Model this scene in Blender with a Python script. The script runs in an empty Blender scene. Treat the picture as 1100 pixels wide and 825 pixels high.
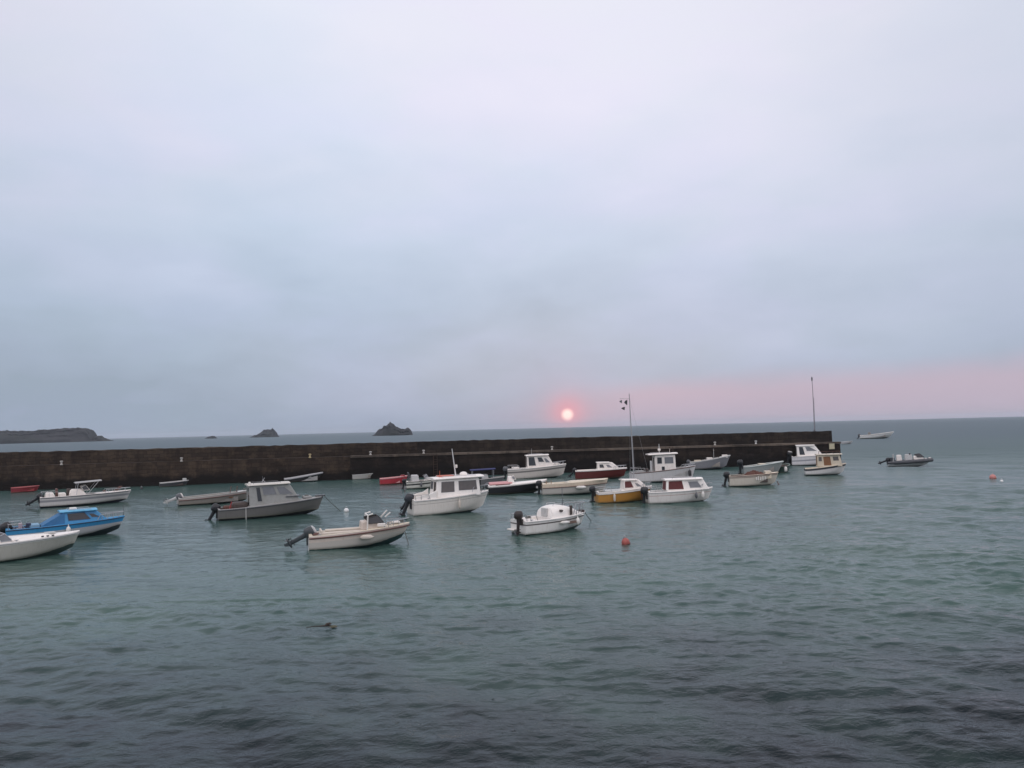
import bpy, math, random
import numpy as np
from mathutils import Vector, Matrix

random.seed(7)
rng = np.random.default_rng(11)
S = bpy.context.scene
COL = S.collection
R = math.radians

# ------------------------------------------------------------------ camera
F = 870.0                      # focal length in pixels of the 1100 x 825 photograph
CAM_H = 5.6
ROLL = math.atan2(473.4 - 446.7, 1100)
PITCH = math.atan(0.0546 * math.cos(ROLL))
cam_d = bpy.data.cameras.new('camera')
cam_d.sensor_width = 36
cam_d.lens = 36 * F / 1100
cam_d.clip_start = .1
cam_d.clip_end = 60000
cam = bpy.data.objects.new('camera', cam_d)
COL.objects.link(cam)
CM = Matrix.Rotation(R(90) + PITCH, 4, 'X') @ Matrix.Rotation(-ROLL, 4, 'Z')
cam.matrix_world = Matrix.Translation((0, 0, CAM_H)) @ CM
S.camera = cam


def ray(px, py):
    return (CM.to_3x3() @ Vector(((px - 550) / F, (412.5 - py) / F, -1))).normalized()


def ground(px, py, z=0.):
    d = ray(px, py)
    k = (z - CAM_H) / d.z
    return Vector((d.x * k, d.y * k, z))


def at_depth(px, py, Y):
    d = ray(px, py)
    k = Y / d.y
    return Vector((d.x * k, Y, CAM_H + d.z * k))


# ------------------------------------------------------------------ materials
def srgb(r, g, b):
    f = lambda c: (c / 255 / 12.92) if c / 255 <= .04045 else ((c / 255 + .055) / 1.055) ** 2.4
    return (f(r), f(g), f(b), 1)


class NT:
    def __init__(self, name):
        self.m = bpy.data.materials.new(name)
        self.m.use_nodes = True
        self.t = self.m.node_tree
        self.b = self.t.nodes['Principled BSDF']
        self.out = self.t.nodes['Material Output']

    def n(self, ty, **kw):
        nd = self.t.nodes.new(ty)
        for k, v in kw.items():
            setattr(nd, k, v)
        return nd

    def link(self, a, b):
        self.t.links.new(a, b)

    def math(self, op, a, b=None, clamp=False):
        nd = self.n('ShaderNodeMath', operation=op, use_clamp=clamp)
        for i, v in enumerate((a, b)):
            if v is None:
                continue
            if isinstance(v, (int, float)):
                nd.inputs[i].default_value = v
            else:
                self.link(v, nd.inputs[i])
        return nd.outputs[0]

    def mix(self, fac, a, b, blend='MIX'):
        nd = self.n('ShaderNodeMix', data_type='RGBA', blend_type=blend)
        for sock, v in ((nd.inputs[0], fac), (nd.inputs[6], a), (nd.inputs[7], b)):
            if isinstance(v, (int, float)):
                sock.default_value = v
            elif isinstance(v, tuple):
                sock.default_value = v
            else:
                self.link(v, sock)
        return nd.outputs[2]

    def noise(self, scale, detail=4, rough=.55, coord=None, vscale=None):
        tc = self.n('ShaderNodeTexCoord')
        src = tc.outputs['Object'] if coord is None else coord
        if vscale:
            mp = self.n('ShaderNodeMapping')
            mp.inputs['Scale'].default_value = vscale
            self.link(src, mp.inputs[0])
            src = mp.outputs[0]
        nz = self.n('ShaderNodeTexNoise')
        nz.inputs['Scale'].default_value = scale
        nz.inputs['Detail'].default_value = detail
        nz.inputs['Roughness'].default_value = rough
        self.link(src, nz.inputs['Vector'])
        return nz.outputs['Fac']

    def ramp(self, fac, stops, interp='LINEAR'):
        nd = self.n('ShaderNodeValToRGB')
        cr = nd.color_ramp
        cr.interpolation = interp
        while len(cr.elements) < len(stops):
            cr.elements.new(.5)
        for e, (p, c) in zip(cr.elements, stops):
            e.position = p
            e.color = c if len(c) == 4 else (*c, 1)
        self.link(fac, nd.inputs[0])
        return nd.outputs[0]

    def step(self, v, lo, hi):
        nd = self.n('ShaderNodeMapRange')
        nd.inputs['From Min'].default_value = lo
        nd.inputs['From Max'].default_value = hi
        self.link(v, nd.inputs['Value'])
        return nd.outputs[0]


MATS = {}


def paint(name, col, rough=.4, dirt=.25, metal=0., scale=6.):
    """painted or moulded surface with uneven dirt"""
    if name in MATS:
        return MATS[name]
    t = NT(name)
    a = t.noise(scale, 5, .6)
    b = t.noise(scale * .35, 3, .5, vscale=(1, 1, .35))
    f = t.math('MULTIPLY', t.step(a, .42, .72), dirt, True)
    c1 = t.mix(f, (*col, 1), (col[0] * .55, col[1] * .52, col[2] * .45, 1))
    g = t.math('MULTIPLY', t.step(b, .5, .75), dirt * .8, True)
    c2 = t.mix(g, c1, (col[0] * .62 + .02, col[1] * .58 + .018, col[2] * .5 + .012, 1))
    t.link(c2, t.b.inputs['Base Color'])
    t.link(t.math('ADD', t.math('MULTIPLY', a, .3), rough - .15), t.b.inputs['Roughness'])
    t.b.inputs['Metallic'].default_value = metal
    MATS[name] = t.m
    return t.m


def hull_mat(name, top, foul=(.03, .035, .035), wl=.07, stripe=None, s0=.1, s1=.2, lower=None, l0=9, dirt=.3, rise=.12, half=2.6):
    """topside paint, boot line, stripe that follows the sheer, weed and scum at the waterline"""
    t = NT(name)
    at = t.n('ShaderNodeAttribute', attribute_name='below_sheer')
    tc = t.n('ShaderNodeTexCoord')
    sp = t.n('ShaderNodeSeparateXYZ')
    t.link(tc.outputs['Object'], sp.inputs[0])
    z = sp.outputs[2]
    bs = at.outputs['Fac']
    nz = t.noise(5, 5, .65)
    streak = t.noise(3.2, 4, .6, vscale=(3.5, 3.5, .25))
    c = t.mix(t.math('MULTIPLY', t.step(streak, .48, .75), dirt, True), (*top, 1),
              (top[0] * .55 + .01, top[1] * .5 + .008, top[2] * .42 + .004, 1))
    if lower:
        c = t.mix(t.step(bs, l0, l0 + .012), c, (*lower, 1))
    if stripe:
        m = t.math('MULTIPLY', t.step(bs, s0, s0 + .01), t.step(bs, s1 + .01, s1))
        c = t.mix(m, c, (*stripe, 1))
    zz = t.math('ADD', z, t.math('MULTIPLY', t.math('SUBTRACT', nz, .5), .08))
    zz = t.math('SUBTRACT', zz, t.math('MULTIPLY', t.math('POWER', t.step(sp.outputs[0], half * .1, half), 1.4), rise))  # antifoul raised at the bow, which also paints in shade under the flare
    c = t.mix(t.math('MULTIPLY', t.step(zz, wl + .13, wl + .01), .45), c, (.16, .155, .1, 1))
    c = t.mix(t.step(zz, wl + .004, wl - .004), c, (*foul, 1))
    t.link(c, t.b.inputs['Base Color'])
    t.link(t.math('ADD', t.math('MULTIPLY', nz, .35), .22), t.b.inputs['Roughness'])
    return t.m


WHITE = paint('white_gelcoat', (.80, .745, .69), .4, .3)
WHITE_CLEAN = paint('bright_gelcoat', (.85, .805, .755), .35, .15)
CREAM = paint('cream_gelcoat', (.66, .58, .46), .45, .35)
GREYDECK = paint('grey_deck_paint', (.33, .33, .32), .6, .4)
PALEGREY = paint('pale_grey_paint', (.50, .50, .49), .5, .35)
TAUPE = paint('worn_aluminium', (.21, .195, .175), .5, .35)
DARKRUB = paint('dark_rubber', (.03, .03, .032), .6, .2)
BROWNRUB = paint('brown_rub_strip', (.12, .055, .045), .6, .3)
BLACK = paint('black_motor_cowl', (.012, .013, .016), .35, .2)
MOTORGREY = paint('grey_motor_paint', (.10, .105, .115), .4, .25)
STEEL = paint('stainless_rail', (.42, .42, .43), .35, .1, .8)
ALU = paint('dull_mast_alloy', (.34, .34, .35), .5, .2, .3)
BLUE = paint('bright_blue_paint', (.045, .26, .50), .45, .25)
BLUETARP = paint('dark_blue_canvas', (.012, .016, .10), .75, .25)
BLUECANVAS = paint('mid_blue_canvas', (.035, .15, .32), .75, .25)
NAVY = paint('navy_interior', (.02, .03, .07), .6, .2)
MAROON = paint('maroon_canvas', (.105, .022, .022), .75, .3)
REDPAINT = paint('faded_red_paint', (.30, .03, .035), .5, .4)
PINK = paint('faded_pink_gelcoat', (.55, .27, .27), .5, .3)
ORANGE = paint('orange_plastic', (.52, .10, .05), .5, .3)
WOOD = paint('varnished_wood', (.20, .085, .03), .45, .4, 0, 14)
ROPE = paint('rope_fibre', (.10, .10, .09), .9, .3)
INTDARK = paint('dark_cockpit_lining', (.06, .045, .04), .7, .4)
NETRED = paint('rusty_red_net', (.10, .04, .028), .9, .5, 0, 25)
CUSHION = paint('beige_cushion', (.58, .52, .45), .8, .25)
FENDERW = paint('white_vinyl', (.72, .70, .66), .45, .3)
RIBGREY = paint('grey_hypalon', (.24, .25, .25), .7, .35)
RIBDARK = paint('dark_hypalon', (.05, .055, .065), .65, .3)
GREENHULL = paint('dark_green_paint', (.02, .05, .04), .5, .3)
BUOYWHITE = paint('white_buoy_plastic', (.78, .78, .77), .4, .15)
BUOYRED = paint('weathered_red_plastic', (.38, .09, .075), .5, .6)
WEED = paint('dark_weed_growth', (.035, .025, .02), .8, .4, 0, 20)


def glass(name, col, rough=.08):
    if name in MATS:
        return MATS[name]
    t = NT(name)
    n = t.noise(2.5, 2)
    c = t.mix(n, (*[v * .75 for v in col], 1), (*[v * 1.25 for v in col], 1))
    t.link(c, t.b.inputs['Base Color'])
    t.b.inputs['Roughness'].default_value = rough
    t.b.inputs['IOR'].default_value = 1.5
    MATS[name] = t.m
    return t.m


GLASS = glass('dark_window_glass', (.02, .022, .025))
GLASSGREY = glass('grey_window_glass', (.16, .165, .175), .12)
GLASSBROWN = glass('curtained_window_glass', (.10, .085, .078), .15)


# ------------------------------------------------------------------ mesh helpers
class MB:
    def __init__(self):
        self.v, self.f, self.mi = [], [], []

    def add(self, vs, fs, mi=0):
        o = len(self.v)
        self.v += [tuple(p) for p in vs]
        for f in fs:
            self.f.append([i + o for i in f])
            self.mi.append(mi)
        return self

    def box(self, x0, x1, y0, y1, z0, z1, mi=0):
        return self.add([(x0, y0, z0), (x1, y0, z0), (x1, y1, z0), (x0, y1, z0), (x0, y0, z1), (x1, y0, z1), (x1, y1, z1), (x0, y1, z1)],
                        [(3, 2, 1, 0), (4, 5, 6, 7), (0, 1, 5, 4), (1, 2, 6, 5), (2, 3, 7, 6), (3, 0, 4, 7)], mi)

    def loft(self, rings, caps=(True, True), closed=True, mi=0):
        n = len(rings[0])
        vs = [p for r in rings for p in r]
        fs = []
        for i in range(len(rings) - 1):
            for j in range(n if closed else n - 1):
                k = (j + 1) % n
                fs.append((i * n + j, i * n + k, (i + 1) * n + k, (i + 1) * n + j))
        if caps[0]:
            fs.append(tuple(reversed(range(n))))
        if caps[1]:
            fs.append(tuple((len(rings) - 1) * n + j for j in range(n)))
        return self.add(vs, fs, mi)

    def tube(self, pts, r, n=8, mi=0, closed=False):
        pts = [Vector(p) for p in pts]
        rings = []
        up = None
        for i, p in enumerate(pts):
            a = pts[i - 1] if i else (pts[-1] if closed else p)
            b = pts[i + 1] if i < len(pts) - 1 else (pts[0] if closed else p)
            d = (b - a).normalized()
            if up is None:
                up = Vector((0, 0, 1)) if abs(d.z) < .9 else Vector((1, 0, 0))
            s = d.cross(up).normalized()
            u = s.cross(d).normalized()
            up = u
            rr = r[i] if isinstance(r, (list, tuple)) else r
            rings.append([p + (s * math.cos(k * 2 * math.pi / n) + u * math.sin(k * 2 * math.pi / n)) * rr for k in range(n)])
        if closed:
            rings.append(rings[0])
        return self.loft(rings, (not closed, not closed), True, mi)

    def lathe(self, prof, n=16, c=(0, 0, 0), mi=0):
        rings = [[(c[0] + r * math.cos(k * 2 * math.pi / n), c[1] + r * math.sin(k * 2 * math.pi / n), c[2] + z) for k in range(n)] for r, z in prof]
        return self.loft(rings, (True, True), True, mi)

    def build(self, name, mats, parent=None, angle=35, bevel=0., attr=None, fix=True):
        me = bpy.data.meshes.new(name)
        me.from_pydata(self.v, [], self.f)
        if not isinstance(mats, (list, tuple)):
            mats = [mats]
        for m in mats:
            me.materials.append(m)
        for p, i in zip(me.polygons, self.mi):
            p.material_index = i
        if attr:
            a = me.attributes.new(attr[0], 'FLOAT', 'POINT')
            a.data.foreach_set('value', attr[1])
        if fix:
            import bmesh
            bm = bmesh.new()
            bm.from_mesh(me)
            bmesh.ops.recalc_face_normals(bm, faces=bm.faces)
            bm.to_mesh(me)
            bm.free()
        me.polygons.foreach_set('use_smooth', [True] * len(me.polygons))
        me.set_sharp_from_angle(angle=R(angle))
        o = bpy.data.objects.new(name, me)
        COL.objects.link(o)
        if parent:
            o.parent = parent
        if bevel:
            b = o.modifiers.new('bevel', 'BEVEL')
            b.width = bevel
            b.segments = 2
            b.limit_method = 'ANGLE'
        return o


def empty(name, loc, rz, label, cat, group=None):
    o = bpy.data.objects.new(name, None)
    o.empty_display_size = .3
    COL.objects.link(o)
    o.location = loc
    o.rotation_euler = (0, 0, rz)
    return tag(o, label, cat, group)


def tag(o, label=None, cat=None, group=None, kind=None):
    if label:
        o['label'] = label
    if cat:
        o['category'] = cat
    if group:
        o['group'] = group
    if kind:
        o['kind'] = kind
    return o


# ------------------------------------------------------------------ boat pieces (x forward, y port, z up, waterline z = 0)
class Boat:
    """one boat: an Empty on the water with hull, deck, cabin ... as children"""

    def __init__(self, name, label, cat, px, py, theta, L, B, fs, fb, hullm, group='boats moored in the harbour',
                 draft=.28, rake=.55, tw=.86, heel=0., trim=.4, tm=.42):
        self.L, self.B, self.fs, self.fb, self.draft, self.rake, self.tw, self.tm = L, B, fs, fb, draft, rake, tw, tm
        p = ground(px, py)
        az = math.atan2(p.x, p.y)
        s = Vector((math.sin(az), math.cos(az), 0))
        tdir = Vector((math.cos(az), -math.sin(az), 0))
        th = R(theta)
        h = tdir * math.cos(th) + s * math.sin(th)
        self.pos = p + s * (B * .42 * abs(math.cos(th)) + L * .3 * abs(math.sin(th)))
        self.rz = math.atan2(h.y, h.x)
        self.root = empty(name, self.pos, self.rz, label, cat, group)
        self.root.rotation_euler = (R(heel), R(-trim), self.rz)
        self.hull(hullm)

    # outline
    def w(self, t):
        if t < self.tm:
            return self.B / 2 * (self.tw + (1 - self.tw) * math.sin(math.pi / 2 * t / self.tm))
        u = (t - self.tm) / (1 - self.tm)
        return self.B / 2 * max(0.012, (1 - u ** 2.3)) ** .85

    def sh(self, t):
        return self.fs + .86 * (self.fb - self.fs) * t ** 1.5

    def x(self, t):
        return -self.L / 2 + t * self.L

    def hull(self, m, n=26, rows=12):
        L, d, rk = self.L, self.draft, self.rake
        mb = MB()
        below = []
        secs = []
        for i in range(n + 1):
            t = 1 - (1 - i / n) ** 1.25
            b, s = self.w(t), self.sh(t)
            kz = -d * (1 - t ** 5) + t ** 9 * .25 * self.fb
            cz = .03 + (.5 * self.fb) * t ** 3
            cb = b * (.9 - .4 * t ** 2.2)
            half = []
            for j in range(rows + 1):
                q = j / rows
                if q < .35:
                    u = q / .35
                    y, z = cb * u, kz + (cz - kz) * (u ** 1.15)
                else:
                    u = (q - .35) / .65
                    y, z = cb + (b - cb) * (u ** .8), cz + (s - cz) * u
                zf = (z + d) / (s + d)
                x = -L / 2 + t * (L - rk) + rk * t ** 3 * zf
                half.append((x, y, z))
            ring = [(x, -y, z) for x, y, z in reversed(half[1:])] + half
            secs.append(ring)
            below += [s - p[2] for p in ring]
        mb.loft(secs, (True, False), False)
        self.h = mb.build('hull', m, self.root, 40, attr=('below_sheer', below))
        self.xs = lambda t: -L / 2 + t * (L - rk) + rk * t ** 3

    def rail(self, m=DARKRUB, r=.03, drop=.03):
        ts = [i / 24 for i in range(25)]
        a = [(self.xs(t), self.w(t) + .005, self.sh(t) - drop) for t in ts]
        b = [(x, -y, z) for x, y, z in reversed(a[:-1])]
        return MB().tube(a + b, r, 6).build('rub_rail', m, self.root)

    def grab_rails(self, t0, t1, w, z, m=STEEL):
        for s in (1, -1):
            self.tubes([[(self.x(t0), s * w / 2, z), (self.x(t0) + .05, s * w / 2, z + .09), (self.x(t1) - .05, s * w / 2, z + .09), (self.x(t1), s * w / 2, z)]], .018, m, 'grab_rail')

    def stern_rail(self, t=.22, h=.42, m=STEEL):
        p = [(self.xs(u), self.w(u) - .06, self.sh(u) + h) for u in (t, t * .5, .02)]
        q = [(x, -y, z) for x, y, z in reversed(p)]
        mb = MB().tube([(p[0][0] + .1, p[0][1], self.sh(t))] + p + q + [(q[-1][0] + .1, q[-1][1], self.sh(t))], .018, 6)
        for x, y, z in (p[1], p[2], q[0], q[1]):
            mb.tube([(x, y, z), (x, y, z - h)], .016, 6)
        return mb.build('stern_rail', m, self.root)

    def dome(self, t0, t1, w, wf, zb, h, peak=.3, m=WHITE, name='cuddy'):
        """rounded moulded cuddy: arched sections, highest at peak, running down to the bow"""
        secs = []
        n = 16
        for i in range(n + 1):
            u = i / n
            x = self.x(t0) + (self.x(t1) - self.x(t0)) * u
            hh = h * (.80 + .20 * math.sin(math.pi / 2 * u / peak) if u < peak else max(.02, 1 - ((u - peak) / (1 - peak)) ** 1.9))
            ww = (w + (wf - w) * u ** 1.6) / 2
            secs.append([(x + (.10 * (k / 12 * (1 - k / 12) * 4) if i == 0 else 0), -ww * math.copysign(abs(math.cos(math.pi * k / 12)) ** .55, math.cos(math.pi * k / 12)), zb + hh * math.sin(math.pi * k / 12) ** .7) for k in range(13)])
        return MB().loft(secs).build(name, m, self.root, 45)

    def rope_coil(self, t, y, z, m=ROPE):
        pts = []
        for i in range(40):
            a = i * .6
            pts.append((self.x(t) + (.17 - .002 * i) * math.cos(a), y + (.17 - .002 * i) * math.sin(a), z + .002 * i + .02))
        return MB().tube(pts, .022, 5).build('rope_coil', m, self.root)

    def deck(self, t0, t1, m=WHITE, floor=.12, gw=.16, inm=None, camber=.06, aft=None, coam=0.):
        """deck round a cockpit well from t0 to t1 (t0 <= 0: open to the transom)"""
        mb = MB()
        N = 30
        ts = sorted(set([i / N for i in range(N + 1)] + [max(t0, 0), t1]))
        inw = lambda t: max(.0, self.w(t) - gw)
        top = lambda t, y: self.sh(t) + camber * (1 - (abs(y) / max(self.w(t), .02)) ** 2)
        rows = []
        for t in ts:
            w = self.w(t) - .004
            iw = min(inw(t), w * .96)
            ys = [-w, -iw, -iw * .5, 0, iw * .5, iw, w]
            rows.append([(self.xs(t), y, top(t, y) if not (t0 <= t <= t1) else self.sh(t) + .012) for y in ys])
        n = 7
        vs = [p for r in rows for p in r]
        fs = []
        for i in range(len(ts) - 1):
            mid = (ts[i] + ts[i + 1]) / 2
            for j in range(6):
                if t0 < mid < t1 and 1 <= j <= 4:
                    continue
                fs.append((i * n + j, i * n + j + 1, (i + 1) * n + j + 1, (i + 1) * n + j))
        mb.add(vs, fs)
        d = mb.build('deck', m, self.root, 50)
        sol = d.modifiers.new('thick', 'SOLIDIFY')
        sol.thickness = .035
        sol.offset = -1
        # well
        if t1 > t0:
            ts2 = [max(t0, 0) + (t1 - max(t0, 0)) * i / 12 for i in range(13)]
            secs = []
            for t in ts2:
                iw = inw(t) + .01
                zt = self.sh(t) + coam
                secs.append([(self.xs(t), -iw, zt), (self.xs(t), -iw * .93, floor), (self.xs(t), iw * .93, floor), (self.xs(t), iw, zt)])
            c = MB().loft(secs, (True, True), False)
            o = c.build('cockpit', inm or m, self.root, 30, fix=False)
            sol = o.modifiers.new('thick', 'SOLIDIFY')
            sol.thickness = .02
        return d

    def cabin(self, t0, t1, w, h, zb=None, rf=.35, rb=.0, tum=.9, m=WHITE, name='cabin', bevel=.05, wf=None, sl=0.):
        """wall box; w widths at base aft (wf at front), tum top/base width, rf/rb rake of front/back in metres, sl extra height at front"""
        zb = self.sh((t0 + t1) / 2) - .06 if zb is None else zb
        wf = w if wf is None else wf
        x0, x1 = self.x(t0), self.x(t1)
        zt0, zt1 = zb + h, zb + h + sl
        A = [(x0, -w / 2, zb), (x1, -wf / 2, zb), (x1, wf / 2, zb), (x0, w / 2, zb)]
        T = [(x0 + rb, -w / 2 * tum, zt0), (x1 - rf, -wf / 2 * tum, zt1), (x1 - rf, wf / 2 * tum, zt1), (x0 + rb, w / 2 * tum, zt0)]
        mb = MB().loft([A, T])
        o = mb.build(name, m, self.root, 30, bevel=bevel)
        V = lambda p: Vector(p)
        A, T = [V(p) for p in A], [V(p) for p in T]
        o_faces = {'R': (A[0], A[1], T[1], T[0]), 'L': (A[2], A[3], T[3], T[2]), 'F': (A[1], A[2], T[2], T[1]), 'B': (A[3], A[0], T[0], T[3])}
        self.cab = (o, o_faces)
        return o

    def window(self, side, u0, u1, v0, v1, pane=GLASS, fm=DARKRUB, cab=None, name='window', fr=.035, skew=0.):
        cab, fc = cab or self.cab
        a, b, c, d = fc[side]
        if side == 'L':
            u0, u1 = 1 - u1, 1 - u0
            skew = -skew
        P = lambda u, v: (a * (1 - u) + b * u) * (1 - v) + (d * (1 - u) + c * u) * v
        nrm = (b - a).cross(d - a).normalized()
        if skew >= 0:
            q = [P(u0, v0), P(u1, v0), P(u1 - skew, v1), P(u0, v1)]
        else:
            q = [P(u0, v0), P(u1, v0), P(u1, v1), P(u0 - skew, v1)]
        cen = sum(q, Vector()) / 4
        inn = [p + (cen - p).normalized() * fr for p in q]
        mb = MB()
        rings = [[p + nrm * .002 for p in q], [p + nrm * .018 for p in q], [p + nrm * .018 for p in inn], [p + nrm * .004 for p in inn]]
        mb.loft(rings, (False, False), True)
        f = mb.build(name, fm, cab, 20)
        MB().loft([[p + nrm * .003 for p in inn], [p + nrm * .010 for p in inn]]).build('pane', pane, f, 20)
        return f

    def win2(self, *a, **k):
        self.window('R', *a, **k)
        self.window('L', *a, **k)

    def roof(self, t0, t1, w, z, th=.07, sl=0., m=WHITE, name='roof', parent=None, cam_=.05):
        x0, x1 = self.x(t0), self.x(t1)
        secs = []
        for i in range(9):
            u = i / 8
            x = x0 + (x1 - x0) * u
            ww = w / 2 * (1 - .16 * max(0, (u - .7) / .3) ** 2)
            zz = z + sl * u
            ys = [-1, -.9, -.5, 0, .5, .9, 1]
            topp = [(x, y * ww, zz + th * (1 if abs(y) < .95 else .55) + cam_ * (1 - y * y)) for y in ys]
            bot = [(x, y * ww, zz) for y in reversed(ys)]
            secs.append(topp + bot)
        return MB().loft(secs).build(name, m, parent or self.root, 40)

    def outboard(self, tilt=0., y=0., sc=1., cowl=BLACK, leg=BLACK, z=None, dx=0., cap=None):
        """outboard motor hung on the transom: cowl mesh carrying leg and propeller"""
        z = (self.fs * .8) if z is None else z
        M = Matrix.Translation((-self.L / 2 - .10 - dx, y, z)) @ Matrix.Rotation(R(tilt), 4, 'Y') @ Matrix.Scale(sc, 4)
        tr = lambda ps: [M @ Vector(p) for p in ps]

        def ring(cx, z, lx, wy, n=14):
            return tr([(cx + lx * math.copysign(abs(math.cos(k * 2 * math.pi / n)) ** .7, math.cos(k * 2 * math.pi / n)),
                        wy * math.copysign(abs(math.sin(k * 2 * math.pi / n)) ** .7, math.sin(k * 2 * math.pi / n)), z) for k in range(n)])
        c = MB().loft([ring(-.13, .02, .17, .13), ring(-.13, .10, .24, .17), ring(-.13, .30, .25, .18), ring(-.12, .43, .21, .15), ring(-.10, .48, .12, .08)])
        o = c.build('outboard_motor', cowl, self.root, 50)
        l = MB().loft([ring(-.12, .03, .12, .09), ring(-.12, -.15, .10, .06), ring(-.14, -.55, .09, .035), ring(-.15, -.72, .10, .03)])
        l.loft([ring(-.17, -.54, .20, .10, 10), ring(-.17, -.565, .20, .10, 10)])
        l.loft([tr([(x, r * math.cos(k * .785), -.70 + r * math.sin(k * .785)) for k in range(8)]) for x, r in ((.06, .01), (0, .045), (-.15, .055), (-.30, .045))])
        l.loft([tr([(-.05, -.012, -.74), (-.22, -.012, -.74), (-.22, .012, -.74), (-.05, .012, -.74)]), tr([(-.14, -.006, -.92), (-.24, -.006, -.92), (-.24, .006, -.92), (-.14, .006, -.92)])])
        l.box(0, 0, 0, 0, 0, 0) if False else None
        l.build('motor_leg', leg, o, 40)
        p = MB()
        for k in range(3):
            a = k * 2 * math.pi / 3
            e = lambda r, b, x: (x, r * math.cos(a + b), -.70 + r * math.sin(a + b))
            p.loft([tr([e(.04, -.3, -.30), e(.04, .3, -.34), e(.04, .3, -.35), e(.04, -.3, -.31)]), tr([e(.14, -.55, -.29), e(.14, .45, -.35), e(.14, .45, -.36), e(.14, -.55, -.30)])])
        p.loft([tr([(x, r * math.cos(k * .785), -.70 + r * math.sin(k * .785)) for k in range(8)]) for x, r in ((-.29, .045), (-.40, .02))])
        p.build('propeller', MOTORGREY, o, 40)
        b = MB()
        q = [(.0, -.10, .02), (.14, -.10, .02), (.14, .10, .02), (.0, .10, .02)]
        Mi = Matrix.Translation((-self.L / 2 - .10 - dx, y, z)) @ Matrix.Scale(sc, 4)
        b.loft([[Mi @ Vector(p_) for p_ in q], [Mi @ Vector((x * .9, y_, -.32)) for x, y_, _ in q]])
        b.build('motor_bracket', leg, o, 30)
        if cap:
            MB().loft([ring(-.13, .405, .225, .163), ring(-.115, .46, .19, .13), ring(-.10, .497, .11, .07)]).build('cowl_cap', cap, o, 50)
        return o

    def pulpit(self, t0=.68, h=.4, r=.016, m=STEEL, nposts=4, inset=.06):
        ts = [t0 + (1 - t0) * i / 8 for i in range(9)]
        top = [(self.xs(t) - (.05 if t > .99 else 0), max(self.w(t) - inset, .03), self.sh(t) + h) for t in ts]
        up = [(self.xs(t0) - .15, self.w(t0) - inset, self.sh(t0) + .02)]
        full = up + top + [(x, -y, z) for x, y, z in reversed(top)] + [(up[0][0], -up[0][1], up[0][2])]
        mb = MB().tube(full, r, 6)
        for i in range(nposts):
            t = t0 + (.985 - t0) * (i + .3) / nposts
            for s in (1, -1):
                y = s * max(self.w(t) - inset, .03)
                mb.tube([(self.xs(t), y, self.sh(t) + .01), (self.xs(t), y, self.sh(t) + h)], r * .9, 6)
        return mb.build('bow_rail', m, self.root)

    def tubes(self, lines, r, m, name, parent=None):
        mb = MB()
        for l in lines:
            mb.tube(l, r, 6)
        return mb.build(name, m, parent or self.root)

    def box(self, name, m, x0, x1, y0, y1, z0, z1, bevel=.03, parent=None):
        return MB().box(x0, x1, y0, y1, z0, z1).build(name, m, parent or self.root, 30, bevel=bevel)

    def windscreen(self, t, w, z, h, rake=.35, ret=.5, pane=GLASS, fm=WHITE):
        """wrap-round windscreen: frame with three panes"""
        x = self.x(t)
        B_ = [(x - ret, -w / 2, z), (x, -w * .36, z), (x, w * .36, z), (x - ret, w / 2, z)]
        T_ = [(x - ret - rake * .5, -w / 2 * .95, z + h * .72), (x - rake, -w * .33, z + h), (x - rake, w * .33, z + h), (x - ret - rake * .5, w / 2 * .95, z + h * .72)]
        fr = MB().tube(T_, .022, 6).tube(B_, .022, 6)
        for a, b in zip(B_, T_):
            fr.tube([a, b], .02, 6)
        f = fr.build('windscreen', fm, self.root)
        for i in range(3):
            q = [Vector(p) for p in (B_[i], B_[i + 1], T_[i + 1], T_[i])]
            n = (q[1] - q[0]).cross(q[3] - q[0]).normalized() * .004
            MB().loft([[p - n for p in q], [p + n for p in q]]).build('pane', pane, f, 20)
        return f

    def world(self, p):
        return Matrix.Translation(self.pos) @ self.root.rotation_euler.to_matrix().to_4x4() @ Vector(p)

    def fender(self, t, drop, label, side=-1, m=FENDERW, ln=.45, r=.11, horiz=False):
        """fender hung on the topside: a thing of its own"""
        y = side * (self.w(t) + r * .95)
        z = self.sh(t) - drop
        p = self.world((self.xs(t), y, z))
        mb = MB()
        prof = [(0.01, ln / 2 + .07), (.035, ln / 2 + .06), (.04, ln / 2 + .01), (r * .75, ln / 2 - .03), (r, ln / 2 - .12), (r, -ln / 2 + .12), (r * .75, -ln / 2 + .03), (.04, -ln / 2 - .02), (.01, -ln / 2 - .04)]
        mb.lathe(prof, 12)
        if not horiz:
            mb.tube([(0, 0, ln / 2 + .05), (0, -side * r * .6, drop + .02)], .012, 5)
        o = mb.build('fender', m, None, 50)
        o.location = p
        o.rotation_euler = (0, R(90) if horiz else 0, self.rz)
        if horiz:
            o.rotation_euler = (R(90), 0, self.rz + R(90))
        return tag(o, label, 'fender', 'fenders hung along boat sides')

    def line(self, p_local, px, py, label, sag=.15, r=.02, m=ROPE):
        """mooring line from the bow into the water"""
        a = self.world(p_local)
        b = ground(px, py, -.15)
        pts = []
        for i in range(13):
            u = i / 12
            p = a.lerp(b, u)
            p.z -= sag * 4 * u * (1 - u)
            pts.append(p - a)
        o = MB().tube(pts, r, 6).build('mooring_line', m, None)
        o.location = a
        return tag(o, label, 'rope', 'mooring lines from boats to buoys')

    def cleats(self, spots):
        for t, s in spots:
            x, y, z = self.xs(t), s * max(self.w(t) - .1, 0), self.sh(t) + .01
            MB().tube([(x - .09, y, z + .06), (x + .09, y, z + .06)], .015, 6).box(x - .03, x + .03, y - .015, y + .015, z - .01, z + .055).build('cleat', STEEL, self.root)

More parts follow.
